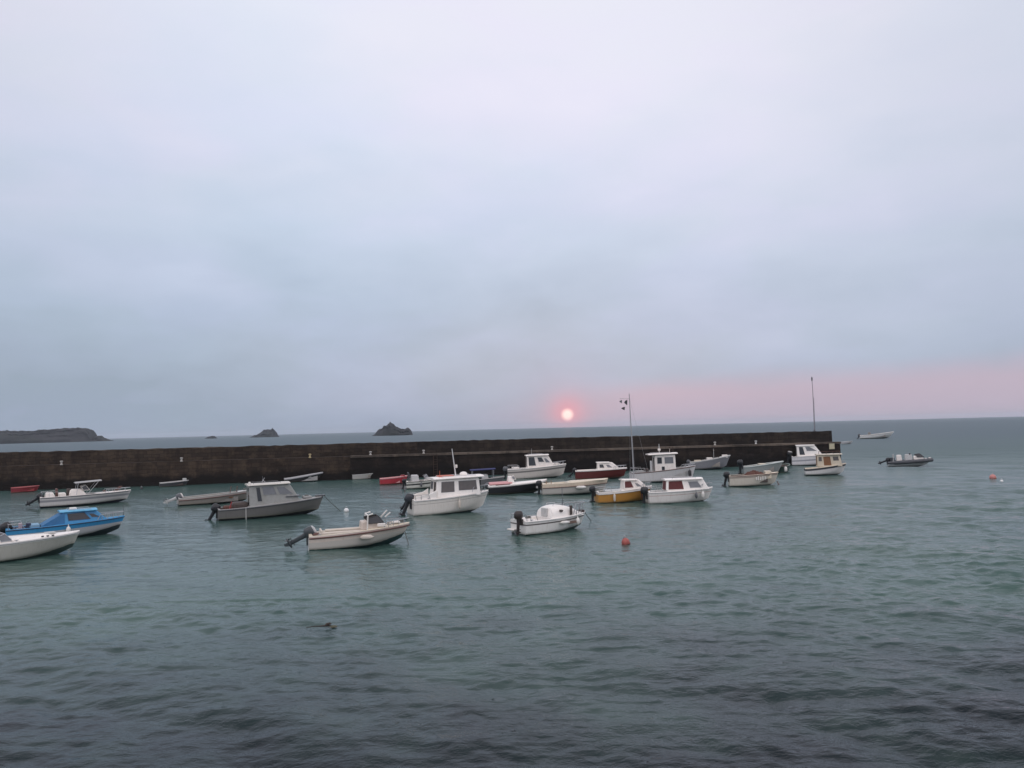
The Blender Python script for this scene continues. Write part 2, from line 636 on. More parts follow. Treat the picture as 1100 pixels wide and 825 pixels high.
    def seat(self, t0, t1, w, z0, z1, m=CUSHION, name='seat'):
        return self.box(name, m, self.x(t0), self.x(t1), -w / 2, w / 2, z0, z1, .04)

    def wheel(self, t, y, z, r=.19):
        x = self.x(t)
        pts = [(x - .1 * math.cos(k * .4488) * .3, y + r * math.cos(k * .4488), z + r * math.sin(k * .4488)) for k in range(14)]
        mb = MB().tube(pts, .014, 6, closed=True)
        mb.tube([pts[0], pts[7]], .01, 5)
        mb.tube([pts[3], pts[10]], .01, 5)
        return mb.build('steering_wheel', BLACK, self.root)

    def mast(self, x, y, z0, z1, r=.03, m=ALU, name='antenna', lean=0.):
        return MB().tube([(x, y, z0), (x + lean, y, z1)], [r, r * .55], 8).build(name, m, self.root)

# ------------------------------------------------------------------ water: one sheet to the horizon, real waves near, fine ripples by bump
def make_water():
    az = []
    a = -180.
    while a < 180:
        az.append(a)
        a += .13 if -44 <= a < 44 else (.6 if abs(a) < 75 else 4.)
    az = np.radians(np.array(az))
    rr = [2.5]
    while rr[-1] < 9000:
        r = rr[-1]
        rr.append(r + min(max(.07, .42 * r * r / (CAM_H * F)), .06 * r + 1))
    rr = np.array(rr)
    dr = np.gradient(rr)
    A, Rr = np.meshgrid(az, rr)
    X, Y = Rr * np.sin(A), Rr * np.cos(A)
    sp = np.maximum(dr[:, None], Rr * R(.13))
    wide = np.abs(A) > R(44)
    sp = np.where(wide, Rr * R(.6), sp)
    Z = np.zeros_like(X)
    lam = np.concatenate([np.geomspace(.42, 1.0, 26), np.geomspace(1.0, 2.6, 26), np.geomspace(2.6, 11, 20)])
    main = R(232)             # the chop runs in from the right towards the camera
    for i, l in enumerate(lam):
        th = main + rng.normal(0, .85 if l < 1.4 else .55 if l < 2.6 else .3)
        k = 2 * math.pi / l
        slope = .044 if l < 1 else (.036 if l < 2.6 else .020)
        amp = slope / k
        fade = np.clip((l / sp - 2.2) / 2.2, 0, 1)
        ph = rng.uniform(0, 6.283)
        q = k * (X * math.cos(th) + Y * math.sin(th)) + ph + 1.1 * np.sin((.13 + .02 * (i % 7)) * X + i) + 1.1 * np.sin((.17 + .03 * (i % 5)) * Y + .2 * X + 2 * i)
        Z += fade * amp * (np.sin(q) + .25 * np.cos(2 * q))
    # gusts: patches of rougher and calmer water
    g = .85 + .3 * np.sin(.11 * X + .05 * Y + 1) * np.sin(.06 * X - .13 * Y + .4)
    shelter = .30 + .70 * np.clip((X + 12) / 40, 0, 1)
    shelter = np.where(Y < 28, np.maximum(shelter, .7), shelter)
    Z *= g * shelter
    nr, na = X.shape
    verts = np.stack([X, Y, Z], -1).reshape(-1, 3)
    idx = np.arange(nr * na).reshape(nr, na)
    a_, b_ = idx[:-1, :], np.roll(idx, -1, 1)[:-1, :]
    c_, d_ = np.roll(idx, -1, 1)[1:, :], idx[1:, :]
    quads = np.stack([a_, d_, c_, b_], -1).reshape(-1, 4)
    me = bpy.data.meshes.new('water')
    me.vertices.add(len(verts))
    me.vertices.foreach_set('co', verts.astype(np.float32).ravel())
    me.loops.add(quads.size)
    me.loops.foreach_set('vertex_index', quads.astype(np.int32).ravel())
    me.polygons.add(len(quads))
    me.polygons.foreach_set('loop_start', np.arange(0, quads.size, 4, dtype=np.int32))
    me.polygons.foreach_set('loop_total', np.full(len(quads), 4, dtype=np.int32))
    me.update(calc_edges=True)
    me.polygons.foreach_set('use_smooth', [True] * len(quads))
    o = bpy.data.objects.new('water', me)
    COL.objects.link(o)
    o['kind'] = 'structure'

    t = NT('sea_water')
    tc = t.n('ShaderNodeTexCoord')
    sp_ = t.n('ShaderNodeSeparateXYZ')
    t.link(tc.outputs['Object'], sp_.inputs[0])
    x, y = sp_.outputs[0], sp_.outputs[1]
    # sand bottom further out, weed beds close to the shore
    n1 = t.noise(.09, 4, .55)
    n2 = t.noise(.35, 4, .6)
    off = t.math('ADD', y, t.math('MULTIPLY', t.math('SUBTRACT', n1, .5), 17.))
    off = t.math('ADD', off, t.math('MULTIPLY', t.math('SUBTRACT', n2, .5), 9.))
    off = t.math('SUBTRACT', off, t.math('MULTIPLY', x, .03))
    sand = t.step(off, 13.5, 28.)
    weed = t.ramp(n2, [(.35, (.003, .008, .011)), (.52, (.005, .012, .015)), (.68, (.009, .020, .019))])
    sea = t.ramp(n1, [(.3, (.040, .083, .077)), (.7, (.053, .098, .082))])
    outer = t.step(y, 60, 260)
    sea = t.mix(outer, sea, (.036, .068, .082, 1))
    t.link(t.mix(sand, weed, sea), t.b.inputs['Base Color'])
    rg = t.n('ShaderNodeMapRange')
    rg.interpolation_type = 'SMOOTHSTEP'
    for k_, v_ in (('From Min', 25), ('From Max', 150), ('To Min', .07), ('To Max', .42)):
        rg.inputs[k_].default_value = v_
    t.link(y, rg.inputs['Value'])      # open water outside the pier is choppier
    t.link(rg.outputs[0], t.b.inputs['Roughness'])
    t.b.inputs['IOR'].default_value = 1.22
    m1 = t.noise(2.3, 4, .65, vscale=(.8, 1.1, 1))
    m2 = t.noise(.55, 3, .6, vscale=(.75, 1.15, 1))
    hsum = t.math('ADD', t.math('MULTIPLY', m1, .10), t.math('MULTIPLY', m2, .22))
    bp = t.n('ShaderNodeBump')
    bp.inputs['Strength'].default_value = .55
    bp.inputs['Distance'].default_value = 1.
    t.link(hsum, bp.inputs['Height'])
    t.link(t.math('ADD', t.math('MULTIPLY', t.step(x, -20, 25), .50), .32), bp.inputs['Strength'])   # lee of the pier is calmer
    t.link(bp.outputs[0], t.b.inputs['Normal'])
    me.materials.append(t.m)
    return o


make_water()


# ------------------------------------------------------------------ stone pier
P0 = ground(0, 527.5)
P1 = ground(903, 498.0)
PU = (P1 - P0).normalized()
PN = Vector((PU.y, -PU.x, 0))       # towards the harbour and the camera
if PN.y > 0:
    PN = -PN
PLEN = (P1 - P0).length
PRZ = math.atan2(PU.y, PU.x)
LEFT_EXT = 60.


def stone(name, pale_tone, dark, wet, wetline, scale=1., block=(1.1, .42)):
    t = NT(name)
    tc = t.n('ShaderNodeTexCoord')
    sp = t.n('ShaderNodeSeparateXYZ')
    t.link(tc.outputs['Object'], sp.inputs[0])
    cb = t.n('ShaderNodeCombineXYZ')
    t.link(t.math('ADD', sp.outputs[0], sp.outputs[1]), cb.inputs[0])
    t.link(sp.outputs[2], cb.inputs[1])
    br = t.n('ShaderNodeTexBrick')
    br.inputs['Scale'].default_value = 1.
    br.inputs['Brick Width'].default_value = block[0]
    br.inputs['Row Height'].default_value = block[1]
    br.inputs['Mortar Size'].default_value = .025
    br.inputs['Color1'].default_value = (.62, .62, .62, 1)
    br.inputs['Color2'].default_value = (1.45, 1.38, 1.28, 1)
    br.inputs['Mortar'].default_value = (.35, .34, .32, 1)
    wob = t.n('ShaderNodeVectorMath', operation='ADD')
    nz = t.n('ShaderNodeTexNoise')
    nz.inputs['Scale'].default_value = .9
    t.link(cb.outputs[0], nz.inputs['Vector'])
    sc = t.n('ShaderNodeVectorMath', operation='SCALE')
    sc.inputs['Scale'].default_value = .45
    t.link(nz.outputs['Color'], sc.inputs[0])
    t.link(cb.outputs[0], wob.inputs[0])
    t.link(sc.outputs[0], wob.inputs[1])
    t.link(wob.outputs[0], br.inputs['Vector'])
    big = t.noise(.16, 5, .6)
    med = t.noise(.9, 5, .65)
    streak = t.noise(.8, 4, .6, vscale=(1.6, 1.6, .12))
    c = t.ramp(big, [(.33, dark), (.62, pale_tone)])  # broad random patches between the dark and pale stone colours
    c = t.mix(.62, c, br.outputs['Color'], 'MULTIPLY')
    c = t.mix(t.math('MULTIPLY', t.step(med, .50, .72), .7), c, (pale_tone[0] * 1.7, pale_tone[1] * 1.6, pale_tone[2] * 1.45, 1))
    c = t.mix(t.math('MULTIPLY', t.step(streak, .5, .7), .6), c, (dark[0] * .6, dark[1] * .6, dark[2] * .6, 1))
    zz = t.math('ADD', sp.outputs[2], t.math('MULTIPLY', t.math('SUBTRACT', med, .5), 1.3))
    zz = t.math('ADD', zz, t.math('MULTIPLY', t.math('SUBTRACT', big, .5), 1.6))
    wetm = t.step(zz, wetline + .35, wetline - .25)
    c = t.mix(wetm, c, (*wet, 1))
    t.link(c, t.b.inputs['Base Color'])
    t.b.inputs['Roughness'].default_value = .9
    t.b.inputs['Specular IOR Level'].default_value = .2
    bp = t.n('ShaderNodeBump')
    bp.inputs['Strength'].default_value = .7
    bp.inputs['Distance'].default_value = .06
    t.link(t.math('ADD', t.math('MULTIPLY', br.outputs['Fac'], -.6), med), bp.inputs['Height'])
    t.link(bp.outputs[0], t.b.inputs['Normal'])
    return t.m


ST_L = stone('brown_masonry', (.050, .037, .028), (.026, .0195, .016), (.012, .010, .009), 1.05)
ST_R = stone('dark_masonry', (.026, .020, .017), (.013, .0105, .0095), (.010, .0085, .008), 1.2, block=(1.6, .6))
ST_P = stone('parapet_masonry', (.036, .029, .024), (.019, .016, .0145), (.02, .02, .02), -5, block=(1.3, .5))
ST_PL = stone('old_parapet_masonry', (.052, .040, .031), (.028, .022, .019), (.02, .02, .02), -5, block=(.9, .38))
CAPST = stone('pale_capping_stone', (.12, .10, .085), (.065, .053, .045), (.05, .05, .05), -5, block=(2.2, 2.))
QZ, TZ = 2.72, 4.2

pier = empty('stone_pier', P0, PRZ, 'long dark stone pier with a high parapet, crossing the picture behind the boats', 'pier')
# local: x along PU; y: +y is away from the camera
YS = 1.0


def wallgrid(x0, x1, prof, n, jit, zj=.5):
    """extrude a profile (y,z) along x with uneven faces"""
    secs = []
    for i in range(n + 1):
        x = x0 + (x1 - x0) * i / n
        secs.append([(x, y + (random.uniform(-jit, jit)), z + random.uniform(-jit, jit) * zj) for y, z in prof])
    return MB().loft(secs)


sx = (ground(377, 514.5) - P0).dot(PU)
front = [(0.0, -1.3), (.06, 0), (.13, .7), (.2, 1.4), (.27, 2.1), (.33, QZ), (2.4, QZ + .01), (4.4, QZ + .02), (4.45, -1.3)]
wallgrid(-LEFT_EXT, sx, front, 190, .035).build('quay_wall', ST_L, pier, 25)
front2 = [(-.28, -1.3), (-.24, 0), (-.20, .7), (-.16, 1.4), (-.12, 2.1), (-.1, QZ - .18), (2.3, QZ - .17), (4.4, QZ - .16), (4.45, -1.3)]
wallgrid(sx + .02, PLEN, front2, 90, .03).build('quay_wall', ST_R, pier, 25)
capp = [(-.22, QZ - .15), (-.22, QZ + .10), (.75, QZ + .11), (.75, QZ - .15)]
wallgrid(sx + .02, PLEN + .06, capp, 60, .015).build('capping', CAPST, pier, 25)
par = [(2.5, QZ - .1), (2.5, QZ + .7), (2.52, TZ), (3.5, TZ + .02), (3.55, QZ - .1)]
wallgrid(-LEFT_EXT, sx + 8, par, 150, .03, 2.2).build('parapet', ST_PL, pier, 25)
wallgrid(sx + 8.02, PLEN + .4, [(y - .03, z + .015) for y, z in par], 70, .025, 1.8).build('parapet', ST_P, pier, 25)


def pier_pt(px, ylocal, z):
    """point on the pier at the distance along it seen at column px"""
    best = None
    for i in range(4000):
        s = PLEN * i / 3999
        p = P0 + PU * s - PN * ylocal
        p.z = z
        v = CM.to_3x3().transposed() @ (p - Vector((0, 0, CAM_H)))
        u = 550 + F * v.x / -v.z
        if best is None or abs(u - px) < best[0]:
            best = (abs(u - px), p.copy())
    return best[1]


# iron ladders, let into the wall
for px in (468, 722):
    p = pier_pt(px, -.30, 0)
    lx = (p - P0).dot(PU)
    mb = MB()
    for s in (-.22, .22):
        mb.tube([(lx + s, -.30, -.6), (lx + s, -.27, QZ + .1)], .03, 6)
    for k in range(10):
        mb.tube([(lx - .22, -.29, -.3 + k * .3), (lx + .22, -.29, -.3 + k * .3)], .02, 6)
    mb.build('ladder', paint('rusty_iron', (.06, .035, .025), .8, .5), pier)

BOLL = paint('white_bollard_paint', (.42, .40, .37), .55, .35)
bspots = [(66, 'small white bollard on the brown pier edge above the moored white bimini boat'),
          (195, 'small white bollard on the brown pier edge above the long grey open boat'),
          (333, 'small yellowish bollard on the brown pier edge above the pale grey tender'),
          (398, 'small white bollard on the pier ledge above the little white dinghy'),
          (455, 'small white bollard on the pier ledge left of the white cruiser\'s aerial'),
          (593, 'small white bollard on the pier ledge above the white boat with a dark doorway'),
          (768, 'small pale bollard on the pier ledge above the grey launch'),
          (812, 'small grey bollard on the pier ledge above the two outboard boats near its end')]
for k, (px, lab) in enumerate(bspots):
    zz = (QZ + .1 if px > 375 else QZ)
    p = pier_pt(px, .30 if px < 375 else .12, zz)
    mb = MB().lathe([(.19, -.04), (.19, .05), (.12, .12), (.11, .28), (.19, .36), (.21, .42), (.17, .48), (.05, .50)], 14)
    o = mb.build('bollard', paint('yellow_bollard_paint', (.45, .36, .20), .6, .4) if px == 333 else (BOLL if px != 812 else PALEGREY), None, 40)
    o.location = p
    o.scale = (.8, .8, .9)
    tag(o, lab, 'bollard', 'bollards along the pier edge')

p = pier_pt(875, 3.0, TZ + .01)
mast = empty('light_mast', p, 0, 'tall thin light mast standing on the seaward end of the pier', 'mast')
MB().tube([(0, 0, 0), (0, 0, 1.2), (0, 0, 5.4), (-.04, 0, 6.9)], [.055, .05, .038, .033], 10).build('pole', paint('grey_mast_paint', (.20, .19, .21), .5, .2), mast)
MB().lathe([(.22, 0), (.22, .05), (.12, .06), (.11, .2)], 12).build('base_plate', MOTORGREY, mast)
MB().lathe([(.04, 6.75), (.12, 6.82), (.12, 6.86), (.08, 6.88), (.09, 7.08), (.11, 7.11), (.07, 7.20), (.02, 7.30)], 12, (-.04, 0, 0)).build('lantern', MOTORGREY, mast)
MB().tube([(.1, 0, .2), (.1, 0, 4.5)], .02, 6).build('cable_pipe', MOTORGREY, mast)

p = pier_pt(893.5, -.20, 2.28)
sg = empty('notice_board', p, PRZ, 'square pale yellow notice board fixed to the wall at the pier end', 'sign')
MB().box(-.34, .34, -.03, 0, -.34, .34).build('panel', paint('pale_sign_panel', (.50, .46, .32), .6, .35), sg, bevel=.01)
MB().loft([[(-.38, -.05, -.38), (.38, -.05, -.38), (.38, -.05, .38), (-.38, -.05, .38)], [(-.38, 0.02, -.38), (.38, .02, -.38), (.38, .02, .38), (-.38, .02, .38)],
           [(-.32, .02, -.32), (.32, .02, -.32), (.32, .02, .32), (-.32, .02, .32)], [(-.32, -.05, -.32), (.32, -.05, -.32), (.32, -.05, .32), (-.32, -.05, .32)],
           [(-.38, -.05, -.38), (.38, -.05, -.38), (.38, -.05, .38), (-.38, -.05, .38)]], (False, False)).build('board_frame', paint('faded_board_frame', (.34, .31, .22), .6, .3), sg)
MB().box(-.05, .05, .02, .30, -.05, .05).build('bracket', MOTORGREY, sg)


# ------------------------------------------------------------------ far land
def rock_mat(name, a, b):
    t = NT(name)
    n = t.noise(.05, 6, .65)
    n2 = t.noise(.012, 4, .6)
    c = t.ramp(n, [(.35, a), (.65, b)])
    c = t.mix(t.step(n2, .45, .65), c, (a[0] * .9, a[1] * 1.25, a[2] * .8, 1))
    t.link(c, t.b.inputs['Base Color'])
    t.b.inputs['Roughness'].default_value = .95
    return t.m


ROCK = rock_mat('dark_far_rock', (.012, .012, .015), (.030, .030, .034))
LAND = rock_mat('far_heath_and_cliff', (.014, .015, .016), (.032, .031, .032))


def value_noise(u, seed):
    g = np.random.default_rng(seed).uniform(-1, 1, 4096)
    i = math.floor(u)
    f = u - i
    f = f * f * (3 - 2 * f)
    return g[i % 4096] * (1 - f) + g[(i + 1) % 4096] * f


def fbm(u, seed):
    return sum(value_noise(u * 2 ** k + 31 * k, seed + k) * .5 ** k for k in range(5))


def ridge(name, sil, Y, depth, mat, seed, nx=90, ny=16, rough=.6, base_drop=1.):
    """rocky mass with crest heights read at columns; sil = [(px, height_m)] at distance Y(px)"""
    xs = [at_depth(px, 465, Y(px)).x for px, _ in sil]
    hs = [h for _, h in sil]
    ys = [Y(px) for px, _ in sil]
    cx, cy = sum(xs) / len(xs), sum(ys) / len(ys)
    rings = []
    vs, fs = [], []
    for i in range(nx + 1):
        u = i / nx
        x = xs[0] + (xs[-1] - xs[0]) * u
        h = np.interp(x, xs, hs)
        y0 = np.interp(x, xs, ys)
        for j in range(ny + 1):
            v = j / ny * 2 - 1
            prof = max(0, 1 - abs(v) ** 2.6)
            z = h * prof * (1 + (.10 if ny > 16 else .28) * rough * fbm(x * .16 + j * 3.1, seed)) + (rough * 1.2 * fbm(x * .25 + j * 7.7, seed + 9)) * (prof ** .5) - base_drop * (1 - prof ** .3 if prof > 0 else 1)
            wob = depth * .08 * fbm(x * .03 + 5 * j, seed + 3)
            vs.append((x - cx, y0 + v * depth / 2 + wob - cy, z))
    n = ny + 1
    for i in range(nx):
        for j in range(ny):
            fs.append((i * n + j, (i + 1) * n + j, (i + 1) * n + j + 1, i * n + j + 1))
    o = MB().add(vs, fs).build(name, mat, None, 20)
    o.location = (cx, cy, 0)
    return o


hl = ridge('headland', [(-420, 34), (-300, 30), (-160, 27), (-60, 25), (0, 22.5), (10, 21.8), (25, 20.6), (38, 21), (50, 22.6), (66, 24), (80, 24.6), (92, 24.2), (97, 22), (99.5, 17), (101, 9), (102.5, 5),
                        (104, 6), (106.5, 10.5), (108, 10), (110, 6), (112, 5), (114.5, 2.5), (117, .3)], lambda p: 1400 + max(p, -300) * .8, 46, LAND, 5, 420, 22)
hl['kind'] = 'structure'
o = ridge('rock_islet', [(401, .2), (404, 2.5), (406, 7), (410, 8.5), (413, 11.5), (416, 12.5), (419, 16), (421, 15), (424, 12), (428, 10), (431, 6.5), (435, 7), (438, 8.5), (440.5, 7.5), (442, .2)], lambda p: 1050, 40, ROCK, 21, 110)
tag(o, 'largest dark rock islet, with a pointed crown, on the far sea above the pier', 'rock islet', 'rock islets off the headland')
o = ridge('rock_islet', [(270, .1), (272, 2.4), (277, 4.5), (281, 9), (285, 12.5), (289, 13.6), (294, 13.2), (295.5, 9), (296.8, 2), (298, .1)], lambda p: 1500, 42, ROCK, 33, 90)
tag(o, 'middle-sized rock islet with a flat top falling steeply on its right side', 'rock islet', 'rock islets off the headland')
o = ridge('rock_islet', [(221, .1), (223, 1.6), (226, 3.8), (229.5, 4.6), (231, 2), (232.5, .1)], lambda p: 1500, 20, ROCK, 47, 50)
tag(o, 'smallest low rock islet, a mere speck right of the headland', 'rock islet', 'rock islets off the headland')

# ------------------------------------------------------------------ haze: one closed box of even, thin air
def make_haze():
    mb = MB().box(-9800, 9800, -9800, 9800, -3.2, 44)
    o = mb.build('haze', [], None)
    m = bpy.data.materials.new('sea_haze')
    m.use_nodes = True
    t = m.node_tree
    t.nodes.remove(t.nodes['Principled BSDF'])
    v = t.nodes.new('ShaderNodeVolumePrincipled')
    v.inputs['Color'].default_value = (.80, .87, .96, 1)
    v.inputs['Density'].default_value = HAZE
    v.inputs['Anisotropy'].default_value = 0
    t.links.new(v.outputs[0], t.nodes['Material Output'].inputs['Volume'])
    o.data.materials.append(m)
    o['kind'] = 'stuff'
    o['label'] = 'thin bluish sea haze'
    return o


HAZE = .00010
make_haze()

# ------------------------------------------------------------------ world and sun
SUN_D = ray(609.5, 445.5)
SUN_EL = math.asin(SUN_D.z)
SUN_AZ = math.atan2(SUN_D.x, SUN_D.y)


def make_world():
    w = bpy.data.worlds.new('World')
    S.world = w
    w.use_nodes = True
    nt = w.node_tree
    N, Lk = nt.nodes, nt.links
    bg = N['Background']

    def mth(op, a, b=None, clamp=False):
        nd = N.new('ShaderNodeMath')
        nd.operation = op
        nd.use_clamp = clamp
        for i, v in enumerate((a, b)):
            if v is None:
                continue
            if isinstance(v, (int, float)):
                nd.inputs[i].default_value = v
            else:
                Lk.new(v, nd.inputs[i])
        return nd.outputs[0]

    def rng_(v, a, b, lo=0., hi=1., smooth=True):
        nd = N.new('ShaderNodeMapRange')
        nd.interpolation_type = 'SMOOTHSTEP' if smooth else 'LINEAR'
        for k, x in (('From Min', a), ('From Max', b), ('To Min', lo), ('To Max', hi)):
            nd.inputs[k].default_value = x
        Lk.new(v, nd.inputs['Value'])
        return nd.outputs[0]

    def mix(f, a, b, bl='MIX'):
        nd = N.new('ShaderNodeMix')
        nd.data_type = 'RGBA'
        nd.blend_type = bl
        for s, v in ((nd.inputs[0], f), (nd.inputs[6], a), (nd.inputs[7], b)):
            if isinstance(v, (int, float)) or isinstance(v, tuple):
                s.default_value = v
            else:
                Lk.new(v, s)
        return nd.outputs[2]

    sky = N.new('ShaderNodeTexSky')
    sky.sky_type = 'NISHITA'
    sky.sun_disc = False
    sky.sun_elevation = SUN_EL
    sky.sun_rotation = SUN_AZ
    sky.dust_density = 3
    tc = N.new('ShaderNodeTexCoord')
    d = tc.outputs['Generated']
    sp = N.new('ShaderNodeSeparateXYZ')
    Lk.new(d, sp.inputs[0])
    x, y, z = sp.outputs
    el = mth('MULTIPLY', mth('ARCSINE', z), 180 / math.pi)
    azm = mth('MULTIPLY', mth('ARCTAN2', x, y), 180 / math.pi)

    # overcast veil: brightness by height, soft banks of stratus
    mp = N.new('ShaderNodeMapping')
    mp.inputs['Scale'].default_value = (1, 1, 2.6)
    mp.inputs['Rotation'].default_value = (.15, .25, .4)
    Lk.new(d, mp.inputs[0])

    def noise(s, dt, off=(0, 0, 0)):
        n = N.new('ShaderNodeTexNoise')
        n.inputs['Scale'].default_value = s
        n.inputs['Detail'].default_value = dt
        n.inputs['Roughness'].default_value = .5
        n.inputs['Distortion'].default_value = .25
        m2 = N.new('ShaderNodeMapping')
        m2.inputs['Location'].default_value = off
        Lk.new(mp.outputs[0], m2.inputs[0])
        Lk.new(m2.outputs[0], n.inputs['Vector'])
        return n.outputs['Fac']

    n1 = noise(1.5, 3, (2.1, .4, .7))
    n2 = noise(4.2, 5, (.3, 1.9, .2))
    e2 = mth('ADD', el, mth('MULTIPLY', mth('SUBTRACT', n1, .5), 14.))
    e2 = mth('ADD', e2, mth('MULTIPLY', mth('SUBTRACT', n2, .5), 10.))
    n3 = noise(9., 6, (1.3, .2, 2.2))
    e2 = mth('ADD', e2, mth('MULTIPLY', mth('SUBTRACT', n3, .5), 5.))
    cr = N.new('ShaderNodeValToRGB')
    stops = [(-.2, (164, 177, 195)), (0, (166, 178, 197)), (2.5, (174, 187, 206)), (7, (190, 203, 224)), (12, (207, 218, 238)), (19, (226, 231, 249)), (26, (239, 240, 254)), (50, (246, 246, 254)), (90, (240, 241, 250))]
    while len(cr.color_ramp.elements) < len(stops):
        cr.color_ramp.elements.new(.5)
    for e, (p, c) in zip(cr.color_ramp.elements, stops):
        e.position = max(0, p) / 90
        e.color = srgb(*c)
    Lk.new(mth('MULTIPLY', e2, 1 / 90, True), cr.inputs[0])
    c = cr.outputs[0]
    # lilac and cyan tints in the cloud sheet
    c = mix(mth('MULTIPLY', rng_(n2, .42, .62), .5), c, (1.0, .965, 1.02, 1), 'MULTIPLY')
    c = mix(mth('MULTIPLY', rng_(n1, .55, .35), .5), c, (.93, 1.01, 1.02, 1), 'MULTIPLY')
    # brighter towards the middle, duller to the sides
    dul = mth('MULTIPLY', rng_(mth('ABSOLUTE', mth('ADD', azm, 1.)), 8, 42), .24)
    front = rng_(y, .0, .4)
    c = mix(mth('MULTIPLY', dul, front), c, (.30, .35, .42, 1))
    # brighter overcast overhead and behind
    back = mth('ADD', 1., mth('MULTIPLY', rng_(y, .35, -.5), .55))
    vm = N.new('ShaderNodeVectorMath')
    vm.operation = 'SCALE'
    Lk.new(c, vm.inputs[0])
    Lk.new(back, vm.inputs['Scale'])
    c = vm.outputs[0]
    c = mix(rng_(y, .2, -.5), c, (1.06, .985, .93, 1), 'MULTIPLY')
    # rose light low above the horizon, to the right of the sun
    up = mth('ADD', rng_(azm, 1., 12., 1.3, 2.7), rng_(azm, 12., 40., 0., .5))
    up = mth('ADD', up, mth('MULTIPLY', mth('SUBTRACT', n2, .5), 3.))
    e3 = mth('SUBTRACT', el, up)
    rose = mth('MULTIPLY', rng_(e3, 1.3, -.9), mth('MULTIPLY', rng_(azm, -8.0, 8.), rng_(azm, 75., 40.)))
    c = mix(mth('MULTIPLY', rose, .78), c, (.60, .475, .565, 1))
    # clear sky glimpsed through the veil
    bgsky = N.new('ShaderNodeVectorMath')
    bgsky.operation = 'SCALE'
    bgsky.inputs['Scale'].default_value = .12
    Lk.new(sky.outputs[0], bgsky.inputs[0])
    c = mix(.06, c, bgsky.outputs[0])
    # red sun seen through the haze
    vd = N.new('ShaderNodeVectorMath')
    vd.operation = 'DOT_PRODUCT'
    Lk.new(d, vd.inputs[0])
    vd.inputs[1].default_value = SUN_D
    ang = mth('MULTIPLY', mth('ARCCOSINE', mth('MINIMUM', vd.outputs['Value'], 1.)), 180 / math.pi)
    halo = mth('POWER', 2.718, mth('MULTIPLY', mth('MULTIPLY', ang, ang), -1 / (1.1 ** 2)))
    c = mix(mth('MULTIPLY', halo, .95), c, (.95, .36, .41, 1))
    wide = mth('POWER', 2.718, mth('MULTIPLY', mth('MULTIPLY', ang, ang), -1 / (2.2 ** 2)))
    c = mix(mth('MULTIPLY', wide, .38), c, (.72, .44, .50, 1))
    disc = rng_(ang, .56, .16)
    c = mix(disc, c, (1.45, 1.0, .90, 1))
    Lk.new(c, bg.inputs['Color'])
    bg.inputs['Strength'].default_value = 1.0


make_world()
sl = bpy.data.lights.new('sun', 'SUN')
sl.energy = .006
sl.angle = R(.5)
sl.color = (1, .55, .45)
so = bpy.data.objects.new('sun', sl)
COL.objects.link(so)
so.rotation_euler = Vector(SUN_D).to_track_quat('Z', 'Y').to_euler()

# ------------------------------------------------------------------ boats
# --- white speedboat cut by the left edge
b = Boat('speedboat', 'large white speedboat cut off by the left edge, nearest to the camera', 'boat', 17, 603.5, 14, 5.6, 2.1, .86, .98,
         hull_mat('shaded_white_topsides', (.44, .43, .38), (.03, .05, .045), .06, (.72, .70, .66), -.1, .12, rise=.35, half=2.4), tw=.9)  # white hull side greyed in its colour for shade, top band left white
b.deck(.05, .52, WHITE_CLEAN, .2, .18)
b.rail(PALEGREY, .03, .05)
b.windscreen(.45, 1.5, .92, .34, .3, .5, GLASSGREY, STEEL)
b.cabin(.44, .82, 1.3, .16, .88, .5, .02, .8, WHITE_CLEAN, 'cuddy', .06, wf=.6)
b.box('hatch', PALEGREY, b.x(.72), b.x(.80), -.2, .2, 1.0, 1.09)
for t in (.66, .70, .74):
    b.box('vent', MOTORGREY, b.x(t), b.x(t) + .1, -.75, -.66, .95, 1.01, .01)
b.outboard(0, 0, 1.1)
b.seat(.18, .30, 1.2, .2, .62)
b.cleats([(.93, 0), (.5, 1), (.5, -1)])

# --- blue cabin boat
b = Boat('cabin_boat', 'bright blue cabin boat with a pale lower hull and dark side windows', 'boat', 72, 579, 5, 6.0, 2.1, .74, .95,
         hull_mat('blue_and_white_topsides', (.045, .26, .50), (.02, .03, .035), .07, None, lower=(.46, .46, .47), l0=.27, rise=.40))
b.deck(.04, .40, BLUE, .12, .2, NAVY)
b.rail(NAVY, .03, .03)
b.cabin(.45, .86, 1.62, .76, .72, .75, .0, .84, BLUE, 'cabin', .06, wf=1.05)
b.win2(.14, .66, .34, .86, GLASS, NAVY, skew=.04)
b.grab_rails(.50, .70, 1.2, 1.5)
b.stern_rail(.14, .3)
b.win2(.70, .92, .42, .76, GLASS, BLUE, skew=.08)
b.window('F', .08, .47, .25, .85, GLASS, BLUE)
b.window('F', .53, .92, .25, .85, GLASS, BLUE)
b.roof(.43, .75, 1.5, 1.46, .05, 0, paint('pale_blue_roof', (.10, .38, .60), .45, .3))
x0, x1 = b.x(.28), b.x(.47)
MB().loft([[(x0, -.78, .80), (x0, -.78, .78), (x0, .78, .78), (x0, .78, .80)], [(x1, -.74, 1.47), (x1, -.80, .74), (x1, .80, .74), (x1, .74, 1.47)]]).build('cockpit_canvas', BLUECANVAS, b.root, 30)
b.box('roof_hatch', WHITE, b.x(.52), b.x(.58), -.25, .2, 1.53, 1.66)
b.box('helm_box', NAVY, b.x(.16), b.x(.20), -.5, -.2, .2, 1.0)
b.box('helm_box', paint('pale_pink_box', (.4, .32, .36), .6), b.x(.10), b.x(.13), -.6, -.35, .2, 1.05)
b.seat(.18, .27, 1.0, .12, .9, paint('light_blue_seat', (.2, .36, .5), .7), 'seat')
b.pulpit(.80, .30, .02)
b.mast(b.L / 2 - .05, 0, .95, 1.65, .02, MOTORGREY, 'bow_staff')
